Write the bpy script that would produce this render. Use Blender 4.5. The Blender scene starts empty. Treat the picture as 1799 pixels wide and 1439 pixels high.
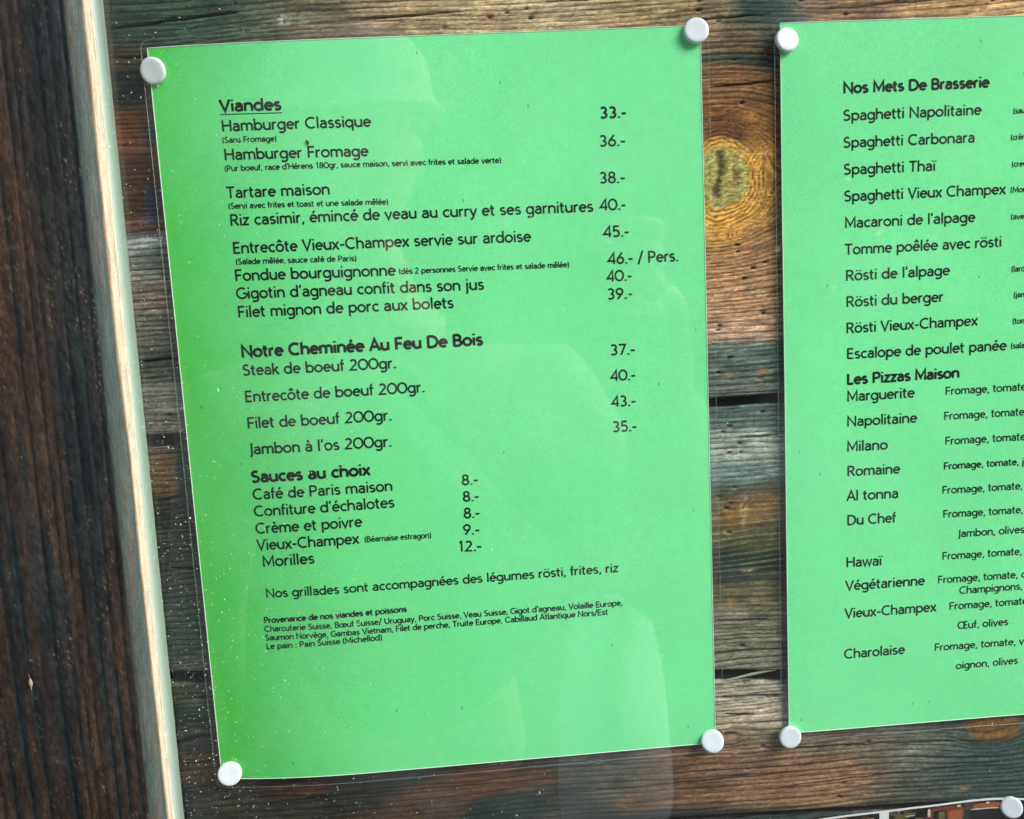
import bpy, math, random
import numpy as np
from mathutils import Vector, Matrix, Euler

# ------------------------------------------------------------------ camera, sky, sun, exposure
scn = bpy.context.scene
MM = 0.001                       # everything below is written in millimetres on the wall
col = scn.collection

cam_d = bpy.data.cameras.new('camera')
cam = bpy.data.objects.new('camera', cam_d)
col.objects.link(cam)
cam_d.sensor_fit = 'HORIZONTAL'
cam_d.sensor_width = 36.0
cam_d.lens = 36.0 * 1647.8 / 1799.0
cam_d.clip_start = 0.01
cam_d.clip_end = 500
_r = Vector((0.99752326, -0.04837687, -0.05105895))
_f = Vector((0.04065456, 0.98892722, -0.1427241))
_u = -Vector((-0.05739813, -0.14029483, -0.98844464))
cam.matrix_world = Matrix(((_r.x, _u.x, -_f.x, 115.567 * MM), (_r.y, _u.y, -_f.y, -377.570 * MM),
                           (_r.z, _u.z, -_f.z, -91.652 * MM), (0, 0, 0, 1)))
scn.camera = cam

SUN_DIR = Vector((0.68, -0.55, 0.48)).normalized()      # towards the sun: right, in front of the wall, above
world = bpy.data.worlds.new('World')
scn.world = world
world.use_nodes = True
wn = world.node_tree
sky = wn.nodes.new('ShaderNodeTexSky')
sky.sky_type = 'NISHITA'
sky.sun_disc = False
sky.sun_elevation = math.asin(SUN_DIR.z)
sky.sun_rotation = math.atan2(SUN_DIR.x, SUN_DIR.y)
sky.dust_density = 1.0
wn.links.new(sky.outputs[0], wn.nodes['Background'].inputs[0])
wn.nodes['Background'].inputs[1].default_value = 0.10
sun_d = bpy.data.lights.new('sun', 'SUN')
sun = bpy.data.objects.new('sun', sun_d)
col.objects.link(sun)
sun_d.energy = 2.6
sun_d.angle = math.radians(38)
sun_d.color = (1.0, 0.95, 0.88)
sun.rotation_euler = SUN_DIR.to_track_quat('Z', 'Y').to_euler()
scn.view_settings.view_transform = 'Standard'
scn.view_settings.look = 'None'
scn.view_settings.exposure = 1.45
scn.view_settings.gamma = 1.0
scn.cycles.transparent_max_bounces = 32

# ------------------------------------------------------------------ small helpers
rng = np.random.default_rng(7)


def lin(c):
    c = np.asarray(c, float) / 255.0
    return np.where(c <= 0.04045, c / 12.92, ((c + 0.055) / 1.055) ** 2.4)


def lin4(c):
    return tuple(float(v) for v in lin(c)) + (1.0,)


def vnoise(x, y, seed=0):
    """smooth 2-D value noise, 0..1, numpy arrays"""
    x = np.asarray(x, float); y = np.asarray(y, float)
    xi = np.floor(x).astype(np.int64); yi = np.floor(y).astype(np.int64)
    fx = x - xi; fy = y - yi
    fx = fx * fx * (3 - 2 * fx); fy = fy * fy * (3 - 2 * fy)

    def h(a, b):
        n = (a * 374761393 + b * 668265263 + seed * 1442695041) & 0xFFFFFFFF
        n = ((n ^ (n >> 13)) * 1274126177) & 0xFFFFFFFF
        n = n ^ (n >> 16)
        return (n & 0xFFFF) / 65535.0
    return (h(xi, yi) * (1 - fx) + h(xi + 1, yi) * fx) * (1 - fy) + (h(xi, yi + 1) * (1 - fx) + h(xi + 1, yi + 1) * fx) * fy


def fbm(x, y, seed=0, octv=4):
    s = 0; a = 0.5; t = 0
    for k in range(octv):
        s = s + a * vnoise(x * 2 ** k, y * 2 ** k, seed + 17 * k); t += a; a *= 0.5
    return s / t


def sstep(a, b, x):
    t = np.clip((x - a) / (b - a), 0, 1)
    return t * t * (3 - 2 * t)


def link(name, me, parent=None, loc=None):
    o = bpy.data.objects.new(name, me)
    col.objects.link(o)
    if parent is not None:
        o.parent = parent
    if loc is not None:
        o.location = loc
    return o


def tag(o, label=None, cat=None, group=None, kind=None):
    if label: o['label'] = label
    if cat: o['category'] = cat
    if group: o['group'] = group
    if kind: o['kind'] = kind
    return o


def root(name, loc, label, cat, group=None):
    o = bpy.data.objects.new(name, None)
    o.empty_display_size = 0.01
    col.objects.link(o)
    o.location = loc
    return tag(o, label, cat, group)


def mesh_from(name, verts, faces, mat, smooth=False):
    me = bpy.data.meshes.new(name)
    me.from_pydata([tuple(v) for v in verts], [], [tuple(f) for f in faces])
    me.materials.append(mat)
    if smooth:
        me.polygons.foreach_set('use_smooth', [True] * len(me.polygons))
    me.update()
    return me


def grid_mesh(name, V, nu, nv, mat, color=None, smooth=True, extra=None, flip=False):
    """V: (nu, nv, 3) array in metres -> quad sheet; colour stored as an attribute 'tint'"""
    me = bpy.data.meshes.new(name)
    me.vertices.add(nu * nv)
    me.vertices.foreach_set('co', V.reshape(-1).astype(np.float32))
    i = np.arange(nu * nv).reshape(nu, nv)
    q = np.stack([i[:-1, :-1], i[1:, :-1], i[1:, 1:], i[:-1, 1:]], -1).reshape(-1, 4)
    if flip:
        q = q[:, ::-1]
    nf = len(q)
    me.loops.add(nf * 4)
    me.loops.foreach_set('vertex_index', q.reshape(-1).astype(np.int32))
    me.polygons.add(nf)
    me.polygons.foreach_set('loop_start', (np.arange(nf) * 4).astype(np.int32))
    if smooth:
        me.polygons.foreach_set('use_smooth', np.ones(nf, bool))
    me.materials.append(mat)
    me.update(calc_edges=True)
    if color is not None:
        a = me.attributes.new('tint', 'FLOAT_COLOR', 'POINT')
        c = np.ones((nu * nv, 4), np.float32)
        c[:, :3] = np.clip(color.reshape(-1, 3), 0.001, 1)
        a.data.foreach_set('color', c.reshape(-1))
    return me


# ------------------------------------------------------------------ materials
def new_mat(name):
    m = bpy.data.materials.new(name)
    m.use_nodes = True
    return m, m.node_tree, m.node_tree.nodes['Principled BSDF']


def nd(nt, typ, **kw):
    n = nt.nodes.new(typ)
    for k, v in kw.items():
        if k.startswith('i_'):
            n.inputs[k[2:].replace('_', ' ')].default_value = v
        else:
            setattr(n, k, v)
    return n


def mth(nt, op, a, b=None, c=None):
    n = nt.nodes.new('ShaderNodeMath'); n.operation = op
    for k, v in enumerate((a, b, c)):
        if v is None: continue
        if hasattr(v, 'links'): nt.links.new(v, n.inputs[k])
        else: n.inputs[k].default_value = v
    return n.outputs[0]


def wood_material(name, along, rough=0.8, spec=0.3, contrast=1.0, bump=0.5):
    """weathered wood: the painted-in stain colour of the board times fibre noise drawn out along the grain"""
    m, nt, p = new_mat(name)
    att = nd(nt, 'ShaderNodeAttribute', attribute_name='tint')
    tc = nd(nt, 'ShaderNodeTexCoord')

    def fibre(slong, scross, detail=3.0):
        mp = nd(nt, 'ShaderNodeMapping')
        s = [scross] * 3; s[along] = slong
        mp.inputs['Scale'].default_value = s
        nt.links.new(tc.outputs['Object'], mp.inputs[0])
        n = nd(nt, 'ShaderNodeTexNoise'); n.inputs['Scale'].default_value = 1.0
        n.inputs['Detail'].default_value = detail; n.inputs['Roughness'].default_value = 0.65
        nt.links.new(mp.outputs[0], n.inputs['Vector'])
        return n.outputs['Fac']
    f1 = fibre(160, 2200)      # long fibres
    f2 = fibre(900, 2600, 2)   # fuzz
    f3 = fibre(60, 500, 4)     # broad streaks
    a = mth(nt, 'MULTIPLY_ADD', mth(nt, 'SUBTRACT', f1, 0.5), 2.0 * contrast, 1.0)
    b = mth(nt, 'MULTIPLY_ADD', mth(nt, 'SUBTRACT', f2, 0.5), 1.6 * contrast, 1.0)
    c = mth(nt, 'MULTIPLY_ADD', mth(nt, 'SUBTRACT', f3, 0.5), 1.2 * contrast, 1.0)
    k = mth(nt, 'MAXIMUM', mth(nt, 'MULTIPLY', mth(nt, 'MULTIPLY', a, b), c), 0.12)
    vm = nd(nt, 'ShaderNodeVectorMath', operation='SCALE')
    nt.links.new(att.outputs['Color'], vm.inputs[0]); nt.links.new(k, vm.inputs['Scale'])
    nt.links.new(vm.outputs[0], p.inputs['Base Color'])
    p.inputs['Roughness'].default_value = rough
    p.inputs['Specular IOR Level'].default_value = spec
    bp = nd(nt, 'ShaderNodeBump'); bp.inputs['Strength'].default_value = bump
    bp.inputs['Distance'].default_value = 0.00025
    nt.links.new(mth(nt, 'ADD', f1, f2), bp.inputs['Height'])
    nt.links.new(bp.outputs[0], p.inputs['Normal'])
    return m


def clear_material(name, tint, f0, gloss_rough, veil, veil_col, bump=None, mottle=0.0):
    """a clear sheet: transparent, a mirror layer by the angle of view, and a little milky scatter (dust, plastic)"""
    m = bpy.data.materials.new(name); m.use_nodes = True
    nt = m.node_tree; nt.nodes.clear()
    out = nd(nt, 'ShaderNodeOutputMaterial')
    tr = nd(nt, 'ShaderNodeBsdfTransparent'); tr.inputs[0].default_value = tint
    gl = nd(nt, 'ShaderNodeBsdfAnisotropic'); gl.inputs['Color'].default_value = (1, 1, 1, 1)
    gl.inputs['Roughness'].default_value = gloss_rough
    df = nd(nt, 'ShaderNodeBsdfDiffuse'); df.inputs[0].default_value = veil_col
    geo = nd(nt, 'ShaderNodeNewGeometry')
    dt = nd(nt, 'ShaderNodeVectorMath', operation='DOT_PRODUCT')
    nt.links.new(geo.outputs['Incoming'], dt.inputs[0]); nt.links.new(geo.outputs['Normal'], dt.inputs[1])
    c = mth(nt, 'SUBTRACT', 1.0, mth(nt, 'ABSOLUTE', dt.outputs['Value']))
    F = mth(nt, 'MULTIPLY_ADD', mth(nt, 'POWER', c, 5.0), 1.0 - f0, f0)
    m1 = nd(nt, 'ShaderNodeMixShader'); m2 = nd(nt, 'ShaderNodeMixShader')
    tc = nd(nt, 'ShaderNodeTexCoord')
    vf = veil
    if mottle:
        n = nd(nt, 'ShaderNodeTexNoise'); n.inputs['Scale'].default_value = 22; n.inputs['Detail'].default_value = 2
        n.inputs['Roughness'].default_value = 0.5
        nt.links.new(tc.outputs['Object'], n.inputs['Vector'])
        n2 = nd(nt, 'ShaderNodeTexNoise'); n2.inputs['Scale'].default_value = 900; n2.inputs['Detail'].default_value = 2
        nt.links.new(tc.outputs['Object'], n2.inputs['Vector'])
        e = mth(nt, 'MULTIPLY', mth(nt, 'MAXIMUM', mth(nt, 'SUBTRACT', n.outputs['Fac'], 0.46), 0.0), mottle)
        e = mth(nt, 'MULTIPLY', e, mth(nt, 'MULTIPLY_ADD', n2.outputs['Fac'], 0.5, 0.75))
        vf = mth(nt, 'ADD', e, veil)
    if hasattr(vf, 'links'): nt.links.new(vf, m1.inputs[0])
    else: m1.inputs[0].default_value = vf
    nt.links.new(tr.outputs[0], m1.inputs[1]); nt.links.new(df.outputs[0], m1.inputs[2])
    nt.links.new(F, m2.inputs[0]); nt.links.new(m1.outputs[0], m2.inputs[1]); nt.links.new(gl.outputs[0], m2.inputs[2])
    if bump:
        n = nd(nt, 'ShaderNodeTexNoise'); n.inputs['Scale'].default_value = bump[0]; n.inputs['Detail'].default_value = 2
        nt.links.new(tc.outputs['Object'], n.inputs['Vector'])
        bp = nd(nt, 'ShaderNodeBump'); bp.inputs['Strength'].default_value = 1.0; bp.inputs['Distance'].default_value = bump[1]
        nt.links.new(n.outputs['Fac'], bp.inputs['Height']); nt.links.new(bp.outputs[0], gl.inputs['Normal'])
    nt.links.new(m2.outputs[0], out.inputs[0])
    return m


def plain(name, c, rough=0.6, spec=0.4, noise=None):
    m, nt, p = new_mat(name)
    p.inputs['Base Color'].default_value = c
    p.inputs['Roughness'].default_value = rough
    p.inputs['Specular IOR Level'].default_value = spec
    if noise:
        sc, amt = noise
        tc = nd(nt, 'ShaderNodeTexCoord')
        n = nd(nt, 'ShaderNodeTexNoise'); n.inputs['Scale'].default_value = sc; n.inputs['Detail'].default_value = 5
        nt.links.new(tc.outputs['Object'], n.inputs['Vector'])
        k = mth(nt, 'MULTIPLY_ADD', mth(nt, 'SUBTRACT', n.outputs['Fac'], 0.5), amt, 1.0)
        vm = nd(nt, 'ShaderNodeVectorMath', operation='SCALE'); vm.inputs[0].default_value = c[:3]
        nt.links.new(k, vm.inputs['Scale']); nt.links.new(vm.outputs[0], p.inputs['Base Color'])
    return m


def paper_material():
    m, nt, p = new_mat('green_paper')
    tc = nd(nt, 'ShaderNodeTexCoord')

    def no(scale, detail=3, rough=0.6):
        n = nd(nt, 'ShaderNodeTexNoise'); n.inputs['Scale'].default_value = scale
        n.inputs['Detail'].default_value = detail; n.inputs['Roughness'].default_value = rough
        nt.links.new(tc.outputs['Object'], n.inputs['Vector']); return n.outputs['Fac']
    fine = no(2300, 3, 0.7); mid = no(240, 3); big = no(14, 3)
    k = mth(nt, 'MULTIPLY_ADD', mth(nt, 'SUBTRACT', fine, 0.5), 0.62, 1.0)
    k = mth(nt, 'ADD', k, mth(nt, 'MULTIPLY', mth(nt, 'SUBTRACT', mid, 0.5), 0.16))
    k = mth(nt, 'ADD', k, mth(nt, 'MULTIPLY', mth(nt, 'SUBTRACT', big, 0.5), 0.2))
    # sparse dark fibres caught in the recycled stock
    vo = nd(nt, 'ShaderNodeTexVoronoi'); vo.inputs['Scale'].default_value = 160
    mp = nd(nt, 'ShaderNodeMapping'); mp.inputs['Rotation'].default_value = (0, 0.5, 0); mp.inputs['Scale'].default_value = (1, 1, 0.45)
    wob = nd(nt, 'ShaderNodeVectorMath', operation='MULTIPLY_ADD')
    nt.links.new(tc.outputs['Object'], mp.inputs[0])
    nt.links.new(mp.outputs[0], vo.inputs['Vector'])
    sep = nd(nt, 'ShaderNodeSeparateColor'); nt.links.new(vo.outputs['Color'], sep.inputs[0])
    spk = mth(nt, 'MULTIPLY', mth(nt, 'LESS_THAN', vo.outputs['Distance'], 0.055), mth(nt, 'LESS_THAN', sep.outputs[0], 0.22))
    nt.nodes.remove(wob)
    k = mth(nt, 'MULTIPLY', k, mth(nt, 'MULTIPLY_ADD', spk, -0.45, 1.0))
    # painted shade: the paper colour goes darker and deeper green towards the post
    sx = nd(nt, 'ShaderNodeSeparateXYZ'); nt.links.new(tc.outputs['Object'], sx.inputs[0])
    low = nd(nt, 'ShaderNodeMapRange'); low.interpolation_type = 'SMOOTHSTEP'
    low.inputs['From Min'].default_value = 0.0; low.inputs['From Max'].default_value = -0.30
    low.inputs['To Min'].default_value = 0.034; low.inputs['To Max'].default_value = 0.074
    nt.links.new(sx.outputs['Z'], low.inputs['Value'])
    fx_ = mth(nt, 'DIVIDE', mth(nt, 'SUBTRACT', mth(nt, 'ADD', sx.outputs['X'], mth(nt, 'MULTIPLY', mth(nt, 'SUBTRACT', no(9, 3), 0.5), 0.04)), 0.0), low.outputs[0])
    left_shade = mth(nt, 'POWER', 2.718, mth(nt, 'MULTIPLY', mth(nt, 'MAXIMUM', fx_, 0.0), -1.3))
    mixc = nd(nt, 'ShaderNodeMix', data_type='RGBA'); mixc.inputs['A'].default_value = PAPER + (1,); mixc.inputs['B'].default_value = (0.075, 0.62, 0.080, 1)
    nt.links.new(left_shade, mixc.inputs['Factor'])
    vm = nd(nt, 'ShaderNodeVectorMath', operation='SCALE'); nt.links.new(mixc.outputs['Result'], vm.inputs[0])
    nt.links.new(k, vm.inputs['Scale']); nt.links.new(vm.outputs[0], p.inputs['Base Color'])
    p.inputs['Roughness'].default_value = 0.75
    p.inputs['Specular IOR Level'].default_value = 0.2
    return m


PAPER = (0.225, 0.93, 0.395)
M_plank = wood_material('weathered_plank_wood', 0)
M_post = wood_material('weathered_frame_wood', 2, rough=0.72, contrast=0.85)
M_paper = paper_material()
M_ink = plain('black_ink', (0.006, 0.010, 0.008, 1), 0.6, 0.2)
M_edge = plain('cut_paper_edge', (0.72, 0.86, 0.76, 1), 0.6)
M_film = clear_material('laminating_film', (0.985, 0.99, 0.99, 1), 0.018, 0.08, 0.004, (0.8, 0.9, 0.9, 1), bump=(38, 0.0011))
M_filmedge = clear_material('film_seal', (0.88, 0.91, 0.90, 1), 0.09, 0.2, 0.15, (0.8, 0.88, 0.88, 1))
M_glass = clear_material('window_glass', (0.985, 0.99, 0.988, 1), 0.042, 0.022, 0.004, (0.75, 0.8, 0.8, 1), mottle=0.07)
M_tack = plain('white_plastic', (0.76, 0.82, 0.88, 1), 0.38, 0.5)
M_steel = plain('steel', (0.5, 0.5, 0.5, 1), 0.3); M_steel.node_tree.nodes['Principled BSDF'].inputs['Metallic'].default_value = 1
M_seal = plain('pale_sealant', (0.30, 0.38, 0.34, 1), 0.5, 0.4, noise=(600, 0.3))
M_dust = plain('white_dust', (0.70, 0.73, 0.66, 1), 0.9, 0.1)
M_dark = plain('dark_backing', (0.006, 0.009, 0.008, 1), 0.9, 0.1, noise=(90, 1.0))
M_ground = plain('gravel_ground', (0.065, 0.063, 0.058, 1), 0.9, 0.1, noise=(40, 1.0))

# ------------------------------------------------------------------ measured tables (mm on the wall)
LINES_MEAT = [
('Viandes', 24.6, -24.15, 48.41, -24.65, 4.32, 'u'),
('Hamburger Classique', 24.66, -31.55, 82.28, -32.39, 4.13, 'n'),
('(Sans Fromage)', 24.47, -35.77, 45.54, -36.27, 2.13, 'n'),
('Hamburger Fromage', 24.62, -42.33, 80.48, -43.46, 4.17, 'n'),
("(Pur boeuf, race d'Hérens 180gr, sauce maison, servi avec frites et salade verte)", 24.33, -46.54, 131.89, -48.35, 2.15, 'n'),
('Tartare maison', 24.11, -56.74, 64.52, -57.31, 4.22, 'n'),
('(Servi avec frites et toast et une salade mêlée)', 24.46, -60.83, 86.8, -62.19, 2.17, 'n'),
('Riz casimir, émincé de veau au curry et ses garnitures', 24.53, -67.34, 167.48, -68.82, 4.25, 'n'),
('Entrecôte Vieux-Champex servie sur ardoise', 24.61, -78.15, 142.17, -79.28, 4.29, 'n'),
('(Salade mêlée, sauce café de Paris)', 25.34, -82.38, 72.83, -83.44, 2.21, 'n'),
('Fondue bourguignonne', 24.41, -88.83, 87.85, -89.85, 4.33, 'n'),
('(dès 2 personnes Servie avec frites et salade mêlée)', 89.07, -89.42, 156.88, -90.11, 2.23, 'n'),
('Gigotin d’agneau confit dans son jus', 24.2, -95.89, 122.54, -97.25, 4.35, 'n'),
('Filet mignon de porc aux bolets', 24.22, -103.21, 110.03, -103.88, 4.37, 'n'),
('Notre Cheminée Au Feu De Bois', 24.12, -119.13, 120.86, -119.29, 4.66, 'b'),
('Steak de boeuf 200gr.', 23.87, -126.46, 85.57, -126.67, 4.34, 'n'),
('Entrecôte de boeuf 200gr.', 23.91, -137.17, 96.36, -137.03, 4.38, 'n'),
('Filet de boeuf 200gr.', 23.86, -147.97, 82.34, -147.75, 4.42, 'n'),
('Jambon à l’os 200gr.', 23.66, -158.64, 81.59, -158.5, 4.45, 'n'),
('Sauces au choix', 23.36, -170.3, 72.01, -169.74, 4.61, 'b'),
('Café de Paris maison', 23.35, -177.45, 80.65, -176.89, 4.4, 'n'),
('Confiture d’échalotes', 23.22, -184.59, 80.96, -183.83, 4.42, 'n'),
('Crème et poivre', 23.21, -191.89, 67.16, -191.08, 4.45, 'n'),
('Vieux-Champex', 23.16, -198.94, 65.4, -198.22, 4.47, 'n'),
('(Béarnaise estragon)', 67.57, -197.83, 95.07, -197.73, 2.41, 'n'),
('Morilles', 24.81, -206.11, 46.55, -205.48, 4.5, 'n'),
('Nos grillades sont accompagnées des légumes rösti, frites, riz', 25.0, -219.42, 172.29, -217.44, 3.76, 'n'),
('Provenance de nos viandes et poissons', 23.16, -230.38, 82.9, -228.8, 2.48, 'b'),
('Charcuterie Suisse, Bœuf Suisse/ Uruguay, Porc Suisse, Veau Suisse, Gigot d’agneau, Volaille Europe,', 23.01, -234.19, 173.45, -232.2, 2.49, 'n'),
('Saumon Norvège, Gambas Vietnam, Filet de perche, Truite Europe, Cabillaud Atlantique Nors/Est', 23.01, -237.99, 167.15, -235.8, 2.49, 'n'),
('Le pain : Pain Suisse (Michellod)', 23.19, -241.85, 71.84, -240.41, 2.5, 'n'),
('33.-', 171.33, -33.17, 181.95, -33.31, 4.2, 'm'),
('36.-', 170.72, -43.9, 181.24, -44.04, 4.23, 'n'),
('38.-', 170.18, -58.05, 180.65, -58.19, 4.28, 'n'),
('40.-', 169.99, -68.51, 180.52, -68.69, 4.31, 'n'),
('45.-', 170.98, -79.1, 181.53, -79.28, 4.35, 'n'),
('46.- / Pers.', 172.39, -89.76, 201.1, -89.97, 4.38, 'n'),
('40.-', 171.75, -96.63, 182.1, -96.71, 4.29, 'n'),
('39.-', 171.72, -103.78, 182.1, -103.87, 4.31, 'n'),
('37.-', 172.05, -126.32, 182.52, -126.44, 4.27, 'n'),
('40.-', 171.9, -136.78, 182.18, -136.9, 4.31, 'n'),
('43.-', 171.75, -147.44, 182.07, -147.57, 4.34, 'n'),
('35.-', 171.84, -157.97, 182.08, -158.1, 4.37, 'n'),
('8.-', 108.87, -176.36, 115.82, -176.38, 4.28, 'n'),
('8.-', 108.93, -183.34, 115.78, -183.34, 4.31, 'n'),
('8.-', 108.85, -190.38, 115.71, -190.45, 4.33, 'n'),
('9.-', 108.27, -197.37, 115.25, -197.51, 4.35, 'n'),
('12.-', 105.6, -204.38, 115.66, -204.58, 4.37, 'n'),
]
LINES_BRASSERIE = [
('Nos Mets De Brasserie', 268.21, -27.84, 327.37, -27.95, 4.09, 'b'),
('Spaghetti Napolitaine', 268.11, -38.33, 324.41, -38.38, 4.08, 'n'),
('Spaghetti Carbonara', 268.2, -48.74, 321.95, -49.02, 4.07, 'n'),
('Spaghetti Thaï', 268.33, -59.22, 306.07, -59.33, 4.1, 'n'),
('Spaghetti Vieux Champex', 268.51, -69.71, 335.13, -69.87, 4.14, 'n'),
("Macaroni de l'alpage", 268.85, -80.23, 322.76, -80.36, 4.13, 'n'),
('Tomme poêlée avec rösti', 268.85, -90.84, 333.98, -90.8, 4.16, 'n'),
("Rösti de l'alpage", 269.24, -101.34, 312.58, -101.2, 4.17, 'n'),
('Rösti du berger', 269.4, -111.95, 310.13, -111.84, 4.2, 'n'),
('Rösti Vieux-Champex', 269.4, -122.63, 324.56, -122.33, 4.19, 'n'),
('Escalope de poulet panée', 269.61, -133.21, 337.05, -133.26, 4.22, 'n'),
('(sauce', 337.38, -38.55, 345.08, -38.53, 2.2, 'n'),
('(crème', 336.66, -48.77, 345.14, -48.74, 2.22, 'n'),
('(crevettes', 337.35, -59.31, 349.45, -59.3, 2.24, 'n'),
('(Morilles', 337.07, -69.44, 348.33, -69.36, 2.25, 'n'),
('(avec', 337.51, -80.16, 344.62, -80.17, 2.27, 'n'),
('(lardons', 338.28, -101.22, 348.8, -101.25, 2.31, 'n'),
('(jambon', 339.51, -111.76, 350.07, -111.75, 2.33, 'n'),
('(tomate', 339.31, -122.6, 349.43, -122.56, 2.35, 'n'),
('(salade', 338.85, -132.77, 348.03, -132.75, 2.36, 'n'),
('Les Pizzas Maison', 269.66, -143.76, 317.26, -143.56, 4.25, 'b'),
('Marguerite', 269.66, -150.83, 298.35, -150.79, 4.23, 'n'),
('Napolitaine', 269.66, -161.34, 299.55, -161.4, 4.21, 'n'),
('Milano', 269.66, -171.96, 287.14, -172.05, 4.25, 'n'),
('Romaine', 269.77, -182.47, 292.47, -182.63, 4.23, 'n'),
('Al tonna', 269.65, -193.08, 291.89, -193.12, 4.24, 'n'),
('Du Chef', 269.77, -203.6, 290.9, -203.65, 4.25, 'n'),
('Hawaï', 269.38, -221.95, 284.82, -222.05, 4.25, 'n'),
('Végétarienne', 269.1, -232.27, 303.62, -232.03, 4.23, 'n'),
('Vieux-Champex', 268.8, -244.55, 308.78, -244.15, 4.25, 'n'),
('Charolaise', 268.47, -262.77, 295.22, -262.39, 4.22, 'n'),
('Fromage, tomate,', 311.36, -150.51, 346.96, -150.51, 3.27, 'n'),
('Fromage, tomate,', 310.86, -161.0, 346.41, -161.06, 3.27, 'n'),
('Fromage, tomate,', 311.55, -171.57, 347.19, -171.64, 3.27, 'n'),
('Fromage, tomate, jambon,', 311.08, -182.13, 359.33, -182.14, 2.93, 'n'),
('Fromage, tomate,', 310.57, -192.6, 345.39, -192.73, 3.2, 'n'),
('Fromage, tomate,', 311.09, -203.01, 345.85, -203.11, 3.22, 'n'),
('Jambon, olives', 317.68, -211.94, 346.71, -211.83, 3.25, 'n'),
('Fromage, tomate,', 311.02, -221.38, 345.85, -221.44, 3.22, 'n'),
('Fromage, tomate, c', 309.26, -231.75, 347.88, -231.69, 3.24, 'n'),
('Champignons,', 318.74, -237.11, 346.52, -236.97, 3.23, 'n'),
('Fromage, tomate,', 314.42, -243.85, 349.98, -243.69, 3.22, 'n'),
('Œuf, olives', 318.26, -252.83, 340.64, -252.52, 3.21, 'n'),
('Fromage, tomate, viande', 308.22, -262.05, 358.86, -261.71, 3.21, 'n'),
('oignon, olives', 317.81, -271.04, 345.4, -270.43, 3.2, 'n'),
]
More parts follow.
